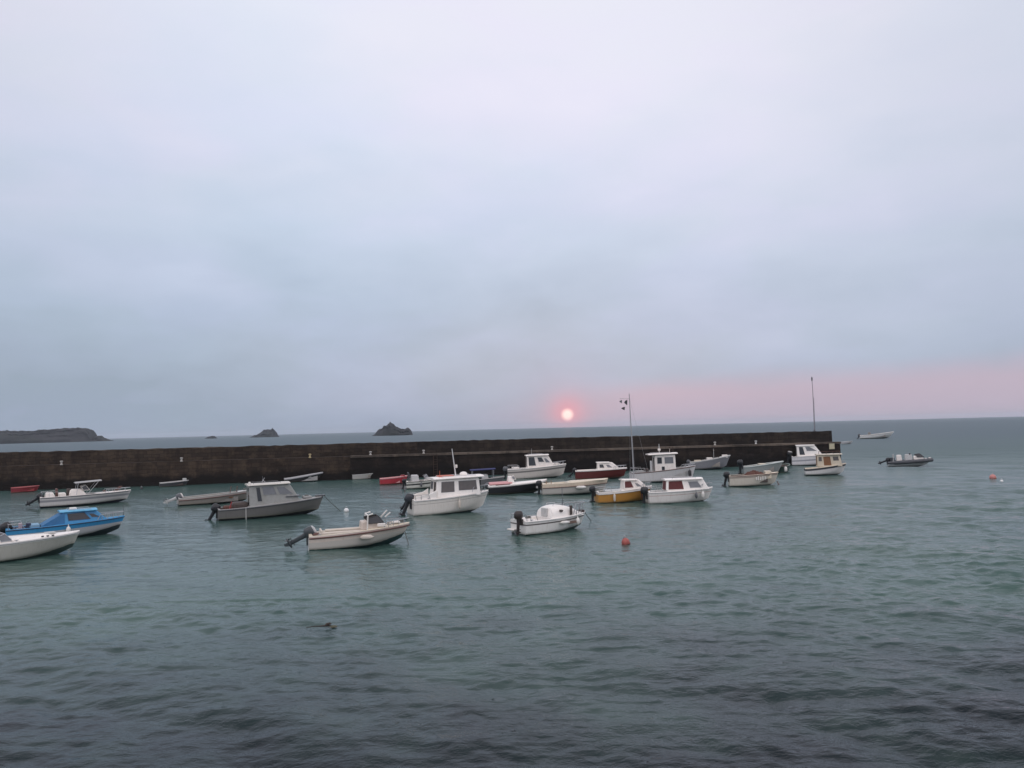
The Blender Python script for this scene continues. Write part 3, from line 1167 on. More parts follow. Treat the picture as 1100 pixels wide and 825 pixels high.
b.outboard(64, -.1, 1.15, dx=.05)
b.cleats([(.95, 0), (.1, -1)])
b.fender(.53, .38, 'white fender hanging on the bright blue cabin boat', ln=.5, r=.12)

# --- white boat under a bimini
b = Boat('motorboat', 'white motorboat with a grey bimini top and a dark stripe, left end of the pier', 'boat', 93, 543, 5, 6.9, 2.3, .86, 1.0,
         hull_mat('white_and_grey_topsides', (.56, .54, .52), (.02, .02, .03), .14, (.26, .26, .27), .22, .40))
b.deck(.03, .62, WHITE, .2, .25, PALEGREY)
b.rail(MOTORGREY, .035, .05)
b.cabin(.30, .50, 1.3, .55, .82, .4, .1, .85, WHITE, 'console', .08)
b.windscreen(.53, 1.25, 1.25, .42, .3, .5, GLASS, WHITE)
b.roof(.37, .66, 1.7, 1.86, .05, .10, paint('grey_bimini_canvas', (.36, .36, .36), .8, .3), 'bimini_top')
for ta, tb, zt in ((.38, .40, 1.88), (.5, .62, 1.93)):
    b.tubes([[(b.x(ta), .95, .92), (b.x(tb), .84, zt), (b.x(tb), -.84, zt), (b.x(ta), -.95, .92)]], .02, STEEL, 'bimini_frame')
b.cabin(.05, .16, 1.5, .42, .8, .15, .1, .9, WHITE, 'stern_locker', .08)
b.seat(.19, .27, 1.4, .3, 1.12, WHITE)
b.box('gear_bag', INTDARK, b.x(.28), b.x(.33), -.5, .1, .8, 1.45, .08)
b.box('gear_bag', BROWNRUB, b.x(.165), b.x(.19), -.2, .5, .8, 1.5, .06)
b.stern_rail(.2, .4)
b.rope_coil(.70, .1, 1.0, BROWNRUB)
b.pulpit(.74, .26, .018)
b.tubes([[(b.x(.80), 0, 1.0), (b.x(.87), 0, 1.35), (b.x(.90), 0, 1.36)], [(b.x(.84), -.12, 1.05), (b.x(.88), .0, 1.3)], [(b.x(.83), 0, 1.03), (b.x(.89), .12, 1.2)]], .045, BROWNRUB, 'anchor')
b.outboard(55, 0, 1.05, BLACK)
b.outboard(50, .6, .7, MOTORGREY)
b.cleats([(.94, 0)])

# --- red tender far left
b = Boat('dinghy', 'small red dinghy at the foot of the pier, far left', 'dinghy', 27, 529, 2, 2.6, 1.25, .52, .62,
         hull_mat('red_topsides', (.24, .03, .04), (.05, .02, .02), .03), tw=.9, rake=.35)
b.deck(.02, .86, REDPAINT, .1, .1, REDPAINT)
b.rail(paint('pale_red_rim', (.34, .09, .09), .5), .05, .0)
b.seat(.3, .42, 1.0, .3, .36, WOOD, 'thwart')
b.seat(.62, .72, .95, .3, .36, WOOD, 'thwart')

# --- dark dinghy by the wall
b = Boat('dinghy', 'low dark grey dinghy with a pale rim against the brown pier wall', 'dinghy', 187, 522.8, 4, 3.0, 1.3, .45, .62,
         hull_mat('dark_grey_topsides', (.055, .055, .06), (.02, .02, .02), .03), tw=.85, rake=.4)
b.deck(.02, .84, TAUPE, .1, .1, INTDARK)
b.rail(PALEGREY, .05, .0)
b.seat(.4, .5, 1.0, .3, .36, WOOD, 'thwart')
b.box('bow_locker', PALEGREY, b.x(.80), b.x(.93), -.25, .25, .5, .85)

# --- long grey open boat
b = Boat('open_boat', 'long low grey open boat, tilted outboard, partly hidden by the grey wheelhouse boat', 'boat', 232, 541.5, 6, 5.8, 1.9, .62, .98,
         hull_mat('grey_beige_topsides', (.25, .225, .20), (.02, .02, .02), .1, (.40, .37, .34), .0, .16))
b.deck(.02, .82, PALEGREY, .12, .14, TAUPE)
b.rail(BROWNRUB, .035, .18)
b.rope_coil(.90, 0, .98)
for t in (.22, .45, .66):
    b.seat(t, t + .06, 1.5, .42, .48, WOOD, 'thwart')
b.outboard(68, 0, 1.1, MOTORGREY, PALEGREY, cap=WHITE)
b.tubes([[(b.x(.66), -.6, .3), (b.x(.70), -.5, 1.35)]], .03, BROWNRUB, 'rod_holder')
b.tubes([[(b.x(.78), .3, .4), (b.x(.80), .3, 1.3)]], .03, BROWNRUB, 'rod_holder')

# --- grey wheelhouse boat
b = Boat('wheelhouse_boat', 'grey aluminium wheelhouse boat with a cream roof, moored to a white buoy', 'boat', 292, 556.5, 8, 7.0, 2.4, .74, 1.18,
         hull_mat('grey_topsides', (.145, .14, .132), (.018, .018, .02), .14, (.10, .10, .095), .0, .12))
b.deck(.02, .28, GREYDECK, .1, .2, INTDARK)
b.rail(MOTORGREY, .035, .04)
WH = paint('pale_green_grey_house', (.30, .305, .29), .5, .35)
b.cabin(.28, .78, 1.75, 1.40, .78, .85, .0, .90, WH, 'wheelhouse', .04, wf=1.45)
b.window('R', .16, .25, .22, .93, GLASS, WH, name='door')
b.window('R', .29, .59, .52, .93, GLASSGREY, WH)
b.window('R', .64, .94, .50, .88, GLASSGREY, WH, skew=.10)
b.window('L', .16, .58, .52, .93, GLASSGREY, WH)
b.window('L', .64, .94, .50, .88, GLASSGREY, WH, skew=.10)
b.window('F', .06, .48, .42, .92, GLASSGREY, WH)
b.window('F', .52, .94, .42, .92, GLASSGREY, WH)
b.window('B', .55, .92, .05, .92, GLASS, WH, name='door')
b.window('B', .08, .46, .5, .92, GLASSGREY, WH)
b.roof(.265, .665, 1.85, 2.18, .07, .02, paint('off_white_roof', (.60, .57, .52), .5, .3))
b.grab_rails(.32, .58, 1.2, 2.27, MOTORGREY)
b.rope_coil(.84, 0, 1.20)
b.box('dark_sill', MOTORGREY, b.x(.62), b.x(.76), -.82, .82, 1.30, 1.36, .01)
b.box('roof_lamp', WHITE, b.x(.275), b.x(.295), -.75, -.6, 2.26, 2.45)
b.mast(b.x(.42), .1, 2.25, 2.75, .02, MOTORGREY, 'antenna')
b.tubes([[(b.x(.40), -.2, 2.28), (b.x(.44), .2, 2.62)], [(b.x(.45), -.1, 2.28), (b.x(.42), .1, 2.5)]], .02, ALU, 'roof_rack')
b.outboard(28, 0, 1.15, BLACK, dx=.0, z=.5)
b.tubes([[(b.x(.10), -.75, .75), (b.x(.12), -.75, 1.22)], [(b.x(.17), -.6, .3), (b.x(.22), -.5, 1.1)]], .035, REDPAINT, 'pot_hauler')
b.box('net_pile', INTDARK, b.x(.13), b.x(.275), -.7, .6, .12, 1.12, .16)
b.box('net_pile', NETRED, b.x(.05), b.x(.14), -.6, .3, .12, .92, .12)
b.box('bow_roller', MOTORGREY, b.xs(.93), b.xs(1) + .12, -.12, .12, 1.16, 1.26)
b.box('foredeck_locker', GREYDECK, b.x(.80), b.x(.88), -.35, .35, 1.1, 1.24)
b.cleats([(.9, 0), (.5, -1)])
b.line((b.L / 2 + .05, 0, 1.2), 368, 550.5, 'mooring line slanting from the grey wheelhouse boat towards the white buoy', .06)
o = MB().tube([(b.xs(.26), -b.w(.26) - .02, b.sh(.26)), (b.xs(.26), -b.w(.26) - .03, -.1)], .018, 5).build('stern_line', FENDERW, b.root)

# --- grey tender against the pier
b = Boat('dinghy', 'pale grey tender with an upswept bow against the pier, behind the grey wheelhouse boat', 'dinghy', 326, 517.8, 3, 4.3, 1.5, .42, 1.05,
         hull_mat('blackened_topsides', (.03, .028, .028), (.015, .015, .015), .02), rake=.8)
b.deck(.02, .9, GREYDECK, .1, .12, GREYDECK)
b.rail(paint('pale_grey_rim', (.36, .36, .37), .6, .3), .10, .02)
b.seat(.35, .45, 1.1, .3, .5, GREYDECK, 'thwart')
b.seat(.62, .7, 1.1, .4, .6, GREYDECK, 'thwart')

# --- white pram
b = Boat('dinghy', 'little white dinghy floating close to the dark pier wall', 'dinghy', 391, 515.0, 3, 2.7, 1.2, .56, .68,
         hull_mat('chalky_white_topsides', (.40, .39, .36), (.08, .08, .08), .03), tw=.92, rake=.2)
b.deck(.02, .9, PALEGREY, .1, .1, TAUPE)
b.rail(PALEGREY, .04, .0)
b.seat(.35, .47, 1.0, .35, .42, WOOD, 'thwart')
b.seat(.66, .76, .9, .35, .42, WOOD, 'thwart')

# --- red and white dinghy
b = Boat('dinghy', 'red dinghy with a white inside left of the white cabin cruiser', 'dinghy', 423, 520.5, 4, 2.9, 1.4, .66, .86,
         hull_mat('bright_red_topsides', (.40, .035, .05), (.06, .015, .02), .05, (.55, .30, .30), -.1, .10), tw=.92, rake=.3)
b.deck(.02, .75, PINK, .15, .12, PINK)
b.rail(PINK, .04, .03)
b.seat(.3, .44, 1.1, .45, .52, WHITE, 'thwart')
b.box('bow_cover', REDPAINT, b.x(.76), b.x(.9), -.35, .35, .8, .93)

# --- small white runabout behind the cruiser
b = Boat('runabout', 'white runabout with grey screens and a dark stripe, half hidden behind the cruiser\'s stern', 'boat', 458, 525, 6, 3.9, 1.7, .72, .95,
         hull_mat('runabout_white', (.58, .58, .52), (.02, .03, .03), .1, (.03, .03, .03), .22, .36))
b.deck(.05, .5, WHITE, .2, .15, TAUPE)
b.rail(DARKRUB, .03, .04)
b.windscreen(.58, 1.3, .9, .42, .3, .4, GLASSGREY, STEEL)
b.cabin(.12, .32, 1.3, .6, .72, .1, .05, .9, PALEGREY, 'engine_box', .05)
b.tubes([[(b.x(.08), -.7, .75), (b.x(.06), -.66, 1.55), (b.x(.06), .66, 1.55), (b.x(.08), .7, .75)]], .035, MOTORGREY, 'arch')
b.fender(.40, .34, 'dark fender on the half hidden white runabout', m=MOTORGREY, ln=.4)
b.outboard(10, 0, .85)

# --- white cabin cruiser, the largest boat
b = Boat('cabin_cruiser', 'white cabin cruiser with tall windows, whip aerial and black outboard, largest of the boats', 'boat', 484, 552.5, 17, 5.55, 2.35, 1.02, 1.36,
         hull_mat('cruiser_white', (.72, .68, .62), (.03, .04, .04), .03, (.36, .33, .30), .27, .30), rake=.7)
b.deck(.04, .28, WHITE_CLEAN, .3, .2, WHITE)
b.rail(PALEGREY, .035, .06)
b.cabin(.28, .86, 1.8, 1.22, 1.08, .10, .12, .86, WHITE_CLEAN, 'cabin', .07, wf=1.45)
b.win2(.10, .40, .28, .86, GLASSBROWN, MOTORGREY, fr=.05)
b.win2(.50, .92, .34, .86, GLASSBROWN, MOTORGREY, fr=.05)
b.grab_rails(.36, .80, 1.5, 2.39)
for sd in (1, -1):
    q = lambda t, z, d=0: (b.xs(t), sd * (b.w(t) - .10 - d), z)
    MB().loft([[q(.03, 1.0), q(.31, 1.05), q(.31, 1.62), q(.24, 1.42), q(.03, 1.22)], [q(.03, 1.0, .1), q(.31, 1.05, .1), q(.31, 1.62, .1), q(.24, 1.42, .1), q(.03, 1.22, .1)]]).build('coaming', WHITE_CLEAN, b.root, 30, bevel=.02)
b.stern_rail(.2, .34)
b.rope_coil(.90, .1, 1.36)
b.window('F', .05, .48, .32, .88, GLASS, DARKRUB)
b.window('F', .52, .95, .32, .88, GLASS, DARKRUB)
b.window('B', .55, .92, .06, .88, GLASSBROWN, WHITE_CLEAN, name='door')
b.window('B', .08, .48, .42, .88, GLASSGREY, WHITE_CLEAN)
b.roof(.25, .90, 1.86, 2.29, .09, .05, WHITE_CLEAN)
b.box('roof_raft', paint('salmon_roof_box', (.50, .14, .09), .6, .3), b.x(.35), b.x(.54), -.4, .4, 2.40, 2.52, .05)
b.mast(b.x(.37), -.1, 2.4, 2.85, .02, paint('orange_staff', (.55, .15, .08), .6), 'roof_light')
b.mast(b.x(.58), .0, 2.4, 4.3, .05, paint('white_mast_paint', (.6, .6, .6), .5, .2), 'mast', -.22)
b.box('mast_lamp', WHITE, b.x(.58) - .02, b.x(.58) + .12, -.08, .08, 2.98, 3.2)
MB().lathe([(.24, 0), (.27, .06), (.26, .15), (.18, .24), (.05, .27)], 16, (b.x(.68), 0, 2.43)).build('radar_dome', WHITE_CLEAN, b.root)
b.pulpit(.80, .42, .02)
b.tubes([[(b.x(.87), -.35, 1.5), (b.x(.88), -.30, 2.1)]], .04, DARKRUB, 'dark_bar')  # dark upright bar just ahead of the front windows
b.outboard(22, -.25, 1.25, paint('dark_grey_cowl', (.03, .033, .04), .35), cap=None)
b.outboard(30, .5, .75)
b.tubes([[(b.x(.55), -b.w(.55) - .01, b.sh(.55) - .06), (b.x(.55), -b.w(.55) - .03, .35)]], .03, PALEGREY, 'side_strake')
b.cleats([(.93, 0), (.2, -1), (.2, 1)])
b.fender(.60, .55, 'slim beige fender hanging on the white cabin cruiser', m=CUSHION, ln=.5, r=.09)
b.seat(.12, .24, 1.4, .3, 1.0, WHITE)

# --- boat under the dark blue awning
b = Boat('awning_boat', 'grey boat under a dark blue canvas awning behind the cruiser\'s bow', 'boat', 521, 522, 5, 4.0, 1.7, .62, .85,
         hull_mat('dull_grey_topsides', (.16, .16, .165), (.02, .02, .02), .08))
b.deck(.05, .7, TAUPE, .15, .14, INTDARK)
b.rail(PALEGREY, .03, .03)
b.roof(.14, .76, 1.6, 1.52, .06, .06, BLUETARP, 'awning')
b.tubes([[(b.x(t), s * .72, .7), (b.x(t) + .05, s * .7, 1.55)] for t in (.18, .7) for s in (1, -1)], .022, STEEL, 'awning_frame')
b.cabin(.42, .6, 1.0, .6, .5, .15, .05, .9, PALEGREY, 'console', .04)
b.seat(.2, .32, 1.2, .2, .8, RIBGREY)

# --- white boat with doorway, against the pier
b = Boat('cabin_boat', 'white cabin boat with an open dark doorway by the pier, below the sun', 'boat', 577, 514.2, 6, 6.6, 2.3, 1.08, 1.52,
         hull_mat('off_white_topsides', (.60, .55, .50), (.03, .04, .04), .05, (.18, .17, .16), .25, .42))
b.deck(.03, .33, WHITE, .3, .2, PALEGREY)
b.rail(PALEGREY, .04, .05)
b.cabin(.33, .80, 1.7, 1.32, 1.18, .75, .02, .86, WHITE, 'cabin', .05, wf=1.3)
b.window('R', .05, .33, .16, .92, GLASS, WHITE, name='doorway')  # solid dark pane stands in for the shade inside the open door
b.window('R', .46, .70, .46, .86, GLASS, PALEGREY, skew=.04)
b.window('R', .74, .92, .40, .76, GLASSGREY, PALEGREY, skew=.08)
b.window('L', .2, .92, .46, .84, GLASS, PALEGREY, skew=.14)
b.window('F', .06, .48, .3, .9, GLASS, WHITE)
b.window('F', .52, .94, .3, .9, GLASS, WHITE)
b.window('B', .3, .8, .06, .9, GLASS, WHITE, name='door')
b.roof(.31, .70, 1.75, 2.48, .08, .03, WHITE)
b.grab_rails(.36, .62, 1.4, 2.58)
b.stern_rail(.2, .4)
b.mast(b.x(.42), 0, 2.55, 3.3, .02, PALEGREY, 'antenna')
b.box('cabin_trunk', WHITE, b.x(.76), b.x(.88), -.45, .45, 1.35, 1.62, .06)
b.pulpit(.82, .35, .02)
b.outboard(5, 0, 1.1, MOTORGREY)
b.seat(.08, .2, 1.3, .3, 1.3, WHITE)
b.cleats([(.95, 0)])

# --- black hulled speedboat
b = Boat('speedboat', 'black hulled speedboat with a white foredeck and a pink stern cover', 'boat', 556, 530.8, 9, 5.2, 2.0, .74, 1.05,
         hull_mat('black_topsides', (.012, .012, .015), (.012, .012, .014), .04, (.66, .63, .60), -.1, .13), rake=.9)
b.deck(.16, .42, WHITE_CLEAN, .25, .2, PINK, camber=.12)
b.rail(FENDERW, .035, .06)
b.roof(.02, .40, 1.5, .84, .06, .05, PINK, 'stern_cover', cam_=.14)
b.cabin(.33, .45, 1.0, .62, .85, .2, .1, .8, WHITE_CLEAN, 'console', .06)
b.windscreen(.47, .9, 1.22, .3, .2, .3, GLASSGREY, WHITE)
b.outboard(60, 0, .9, MOTORGREY)
b.box('anchor_patch', PALEGREY, b.xs(.84), b.xs(.84) + .28, -b.w(.84) * .86 - .03, -b.w(.84) * .86 + .1, .38, .56, .03)
b.cleats([(.93, 0)])

# --- long cream open boat
b = Boat('open_boat', 'long cream open boat with a pale hull right of the black speedboat', 'boat', 618, 531.5, 8, 5.6, 1.95, .92, 1.16,
         hull_mat('cream_over_grey_topsides', (.64, .54, .42), (.02, .03, .03), .07, None, lower=(.46, .44, .40), l0=.33))
b.deck(.06, .40, CREAM, .3, .22, CREAM, camber=.1)
b.rail(BROWNRUB, .03, .31)
b.rope_coil(.09, .2, .98)
b.roof(.42, .94, 1.3, 1.03, .03, .08, CREAM, 'deck_cover', cam_=.06)
b.seat(.12, .2, 1.3, .4, .9, CREAM)
b.outboard(0, 0, 1.0, BLACK)
b.tubes([[(b.x(.13), -.7, .8), (b.x(.13), -.7, 1.25)], [(b.x(.06), -.5, .8), (b.x(.06), -.5, 1.2)]], .03, WOOD, 'oar_post')
b.fender(.60, .42, 'white fender lying along the long cream open boat', ln=.75, r=.13, horiz=True)
b.cleats([(.93, 0)])

# --- red boat with white cuddy
b = Boat('cuddy_boat', 'dark red boat with a white cuddy moored close to the pier', 'boat', 646, 515, 4, 5.5, 2.0, .96, 1.12,
         hull_mat('dark_red_topsides', (.115, .022, .02), (.02, .015, .015), .08, (.62, .58, .54), -.1, .11))
b.deck(.03, .42, WHITE, .25, .18, WHITE)
b.rail(FENDERW, .035, .06)
b.cabin(.42, .88, 1.5, .78, .95, .9, .05, .82, WHITE, 'cuddy', .07, wf=.9)
b.win2(.10, .34, .30, .80, GLASS, WHITE)
b.win2(.48, .72, .30, .72, GLASSGREY, WHITE, skew=.05)
b.window('F', .1, .9, .2, .7, GLASSGREY, WHITE)
b.roof(.41, .66, 1.3, 1.72, .05, -.02, WHITE)
b.pulpit(.78, .28, .02)
b.outboard(40, 0, .9)
b.seat(.1, .2, 1.3, .3, .9, REDPAINT)

# --- yellow boat carrying the mast
b = Boat('sailing_dinghy', 'ochre yellow hulled small cabin boat with a tall thin mast and little dark pennants', 'sailboat', 671, 540.6, 14, 4.2, 1.85, .80, 1.12,
         hull_mat('ochre_topsides', (.46, .22, .045), (.05, .035, .02), .07, (.70, .66, .62), -.1, .15), rake=.5)
b.deck(.04, .46, WHITE, .25, .2, TAUPE)
b.rail(PALEGREY, .03, .14)
b.cabin(.46, .93, 1.35, .70, .92, .75, .06, .8, WHITE, 'cabin', .07, wf=.7)
b.window('R', .02, .42, .18, .90, MAROON, WHITE, name='side_curtain')
b.window('R', .56, .80, .24, .66, GLASSGREY, WHITE, skew=.08)
b.window('L', .5, .85, .3, .7, GLASSGREY, WHITE, skew=.08)
b.stern_rail(.24, .3)
b.window('F', .15, .85, .2, .75, GLASS, WHITE)
b.roof(.44, .72, 1.15, 1.60, .05, -.03, WHITE)
b.box('cockpit_cover', PALEGREY, b.x(.14), b.x(.44), -.55, .55, .7, .92, .06)
mx = b.x(.685)
mm = b.mast(mx, 0, 1.62, 7.95, .05, ALU, 'mast', -.12)
b.tubes([[(mx - .1, 0, 7.6), (b.xs(1) - .02, 0, 1.14)], [(mx - .1, .02, 7.2), (mx - .1, .85, .98)], [(mx - .1, -.02, 7.2), (mx - .1, -.85, .98)]], .005, ALU, 'rigging')
b.tubes([[(mx - .1, 0, 7.55), (mx - .85, 0, 7.60)]], .015, ALU, 'halyard_spreader')
for dx, z, w_, h_, m_ in ((-.40, 7.28, .26, .42, BLACK), (-.78, 7.36, .22, .26, MOTORGREY), (-.62, 6.85, .30, .26, BLACK)):
    x_ = mx + dx
    MB().loft([[(x_ - w_ / 2, -.012, z), (x_ + w_ / 3, -.05, z - h_ / 2), (x_ + w_ / 2, -.012, z + h_ / 2), (x_ - w_ / 6, .03, z + h_ / 3)],
               [(x_ - w_ / 2, .0, z), (x_ + w_ / 3, -.035, z - h_ / 2), (x_ + w_ / 2, .0, z + h_ / 2), (x_ - w_ / 6, .045, z + h_ / 3)]]).build('pennant', m_, mm, 30)
b.outboard(0, .25, .95, BLACK, dx=.0, z=.78)
b.fender(.30, .42, 'cream fender hanging on the ochre yellow hull', m=CUSHION, ln=.5, r=.09)
b.pulpit(.84, .3, .018)
b.tubes([[(b.xs(.80), -b.w(.8) - .02, .85), (b.xs(.80), -b.w(.8) - .04, .25)]], .05, NETRED, 'bow_fender_rope')

# --- white fishing boat with wheelhouse
b = Boat('fishing_boat', 'white fishing boat with an upright wheelhouse under a broad white roof', 'boat', 713, 518.5, 11, 6.4, 2.5, 1.0, 1.55,
         hull_mat('fishing_boat_white', (.62, .60, .59), (.025, .03, .04), .13, (.34, .32, .31), .0, .09), rake=.6, draft=.4)
b.deck(.03, .86, PALEGREY, .45, .14, GREYDECK)
b.rail(BROWNRUB, .04, .03)
b.cabin(.36, .68, 1.5, 2.15, .5, .08, .0, .94, WHITE, 'wheelhouse', .04, wf=1.5)
b.win2(.10, .34, .60, .90, GLASS, PALEGREY)
b.win2(.46, .90, .60, .90, GLASSGREY, PALEGREY)
b.window('R', .30, .46, .28, .48, GLASS, PALEGREY, name='side_port')
b.window('F', .05, .48, .58, .92, GLASS, PALEGREY)
b.window('F', .52, .95, .58, .92, GLASS, PALEGREY)
b.window('B', .3, .75, .05, .9, GLASS, WHITE, name='door')
b.roof(.26, .71, 1.9, 2.66, .08, .06, WHITE)
b.grab_rails(.32, .62, 1.4, 2.75)
b.stern_rail(.2, .4)
b.rope_coil(.80, 0, 1.0)
b.box('gantry_winch', INTDARK, b.x(.20), b.x(.27), -.3, .3, .5, 1.35, .05)
b.mast(b.x(.45), 0, 2.72, 3.7, .05, PALEGREY, 'antenna')
b.box('antenna_box', WHITE, b.x(.43), b.x(.47), -.1, .1, 3.05, 3.25)
b.mast(b.x(.62), .3, 2.78, 3.2, .02, WHITE, 'roof_lamp')
b.box('exhaust_post', PALEGREY, b.x(.29), b.x(.32), -.5, -.3, 1.0, 2.1)
b.box('deck_box', BLUE if False else GREYDECK, b.x(.08), b.x(.2), -.6, .6, .5, 1.15)
b.pulpit(.84, .22, .025)
b.fender(.90, .62, 'black fender hanging at the bow of the white fishing boat', m=DARKRUB, ln=.62, r=.16)
b.cleats([(.93, 0)])

# --- grey launch by the pier
b = Boat('open_boat', 'grey open launch with a high pale bow behind the white fishing boat', 'boat', 763, 504.4, 5, 4.9, 1.9, .95, 1.75,
         hull_mat('slate_topsides', (.21, .21, .225), (.02, .02, .025), .12, (.34, .33, .33), .0, .16), rake=.8)
b.deck(.03, .78, PALEGREY, .3, .14, TAUPE)
b.rail(PALEGREY, .05, .05)
b.rope_coil(.74, .3, 1.35, BROWNRUB)
b.box('deck_box', WHITE, b.x(.42), b.x(.56), -.5, .4, .5, 1.42)
b.box('deck_box', CREAM, b.x(.12), b.x(.28), -.5, .5, .5, 1.15)
b.box('bow_locker', WHITE, b.x(.80), b.x(.93), -.3, .3, 1.35, 1.72)
b.mast(b.x(.60), 0, .5, 2.5, .03, PALEGREY, 'post')
b.tubes([[(b.x(.60), -.2, 2.3), (b.x(.60), .2, 2.3)]], .03, CREAM, 'cross_bar')
b.outboard(20, 0, .9, MOTORGREY)

# --- white boat with maroon curtain
b = Boat('cabin_boat', 'white cabin boat with maroon canvas in its side, right of the ochre boat', 'boat', 731, 541.0, 13, 4.75, 1.95, .82, 1.0,
         hull_mat('maroon_boat_white', (.70, .67, .63), (.04, .045, .05), .04, (.38, .22, .19), .24, .27))
b.deck(.04, .30, WHITE_CLEAN, .25, .2, PALEGREY)
b.rail(PALEGREY, .03, .04)
b.cabin(.26, .93, 1.45, .80, .86, .45, .08, .84, WHITE_CLEAN, 'cabin', .07, wf=.95)
b.window('R', .04, .42, .12, .90, MAROON, WHITE_CLEAN, name='side_curtain')
b.window('R', .56, .85, .22, .80, GLASSGREY, PALEGREY, skew=.03)
b.window('L', .04, .42, .12, .90, MAROON, WHITE_CLEAN, name='side_curtain')
b.window('L', .56, .85, .22, .80, GLASSGREY, PALEGREY, skew=.03)
b.window('F', .08, .92, .2, .85, GLASSGREY, PALEGREY)
b.window('B', .06, .94, .06, .90, MAROON, WHITE_CLEAN, name='door_curtain')
b.roof(.25, .83, 1.36, 1.62, .06, .02, WHITE_CLEAN)
b.grab_rails(.36, .72, 1.1, 1.70)
b.stern_rail(.2, .3)
b.pulpit(.84, .34, .018)
b.outboard(4, -.1, 1.1, BLACK)
b.fender(.84, .42, 'white fender hanging at the bow of the boat with maroon canvas', ln=.42, r=.11)
b.fender(.74, .40, 'dark fender beside the white one on the boat with maroon canvas', m=MOTORGREY, ln=.36, r=.1)
b.mast(b.x(.45), 0, 1.68, 2.3, .012, ALU, 'antenna')

# --- pair of boats and a small one near the end of the pier
b = Boat('open_boat', 'cream open boat heaped with rust brown netting, white marks on its side', 'boat', 810, 522.5, 9, 4.3, 1.9, .92, 1.15,
         hull_mat('stained_cream_topsides', (.58, .53, .45), (.02, .025, .025), .06, (.28, .22, .18), .12, .20), tw=.9)
b.deck(.03, .80, CREAM, .3, .15, INTDARK)
b.rail(BROWNRUB, .03, .04)
mb = MB()
cols, rws = 26, 16
hp = lambda u, v: .92 + (.34 * math.sin(math.pi * u) ** .6 * math.sin(math.pi * v) ** .5) * (.75 + .5 * random.random()) + .10 * math.sin(9 * u) * math.sin(7 * v)
mb.loft([[(-.85 + 1.75 * k / cols + random.uniform(-.03, .03), -.62 + 1.24 * q / rws, hp(k / cols, q / rws)) for q in range(rws + 1)] for k in range(cols + 1)], (False, False), False)
mb.build('net_heap', NETRED, b.root, 60)
b.box('fish_bin', CREAM, b.x(.72), b.x(.84), -.5, .4, .6, 1.28)
b.outboard(12, 0, 1.1, BLACK)
for k, (t, dz, hh) in enumerate([(.56, .34, .30), (.60, .32, .36), (.645, .36, .28), (.69, .34, .34), (.735, .32, .26)]):
    y_ = -b.w(t) - .012
    b.box('hull_mark', FENDERW, b.xs(t), b.xs(t) + .09, y_, y_ + .04, b.sh(t) - dz - hh / 2, b.sh(t) - dz + hh / 2, .004)
b.tubes([[(b.xs(.97), -.06, .35), (b.xs(1) + .05, -.3, -.2)]], .04, BROWNRUB, 'bow_chain')

b = Boat('open_boat', 'pale grey open boat showing its black motor behind the netting boat', 'boat', 820, 509.8, 12, 4.3, 1.7, .85, 1.4,
         hull_mat('light_grey_topsides', (.30, .32, .31), (.02, .02, .02), .08), rake=.8)
b.deck(.03, .8, PALEGREY, .25, .13, TAUPE)
b.rail(paint('pale_teal_gunwale', (.45, .50, .48), .5, .3), .08, .03)
b.seat(.4, .55, 1.2, .4, 1.15, CREAM)
b.outboard(0, 0, 1.25, BLACK, z=1.0)

b = Boat('dinghy', 'small dark green dinghy seen end on, white fenders over its sides', 'dinghy', 842, 508.4, 68, 2.9, 1.35, .72, .95,
         hull_mat('dark_green_topsides', (.02, .045, .035), (.015, .02, .02), .05), tw=.9)
b.deck(.02, .8, GREENHULL, .2, .12, INTDARK)
b.rail(paint('grey_green_rim', (.12, .15, .12), .6), .05, .0)
b.seat(.4, .5, 1.1, .4, .46, WOOD, 'thwart')
b.fender(.04, .25, 'round white fender at the stern of the dark green dinghy, seaward side', ln=.5, r=.17)
b.fender(.08, .22, 'round white fender at the stern of the dark green dinghy, pier side', side=1, ln=.5, r=.17)

# --- white cabin boat at the pier head
b = Boat('cabin_boat', 'white cabin boat with a dark door at the pier head', 'boat', 873, 500.2, 5, 5.0, 2.0, 1.15, 1.45,
         hull_mat('pier_head_white', (.66, .64, .64), (.03, .03, .035), .1, (.30, .30, .32), .45, .62))
b.deck(.04, .18, WHITE, .35, .2, PALEGREY)
b.rail(PALEGREY, .03, .05)
b.cabin(.13, .76, 1.6, 1.35, 1.18, 1.0, .0, .88, WHITE_CLEAN, 'cabin', .06, wf=1.2)
b.window('R', .10, .32, .12, .90, GLASS, WHITE, name='door')
b.window('R', .44, .90, .48, .88, GLASSGREY, PALEGREY, skew=.24)
b.window('L', .2, .90, .48, .88, GLASSGREY, PALEGREY, skew=.24)
b.window('F', .08, .92, .3, .9, GLASSGREY, PALEGREY)
b.window('B', .2, .8, .1, .9, GLASS, WHITE, name='door')
b.roof(.11, .56, 1.6, 2.5, .07, 0, WHITE_CLEAN)
b.outboard(14, 0, 1.35, BLACK, z=1.15, cap=PALEGREY)

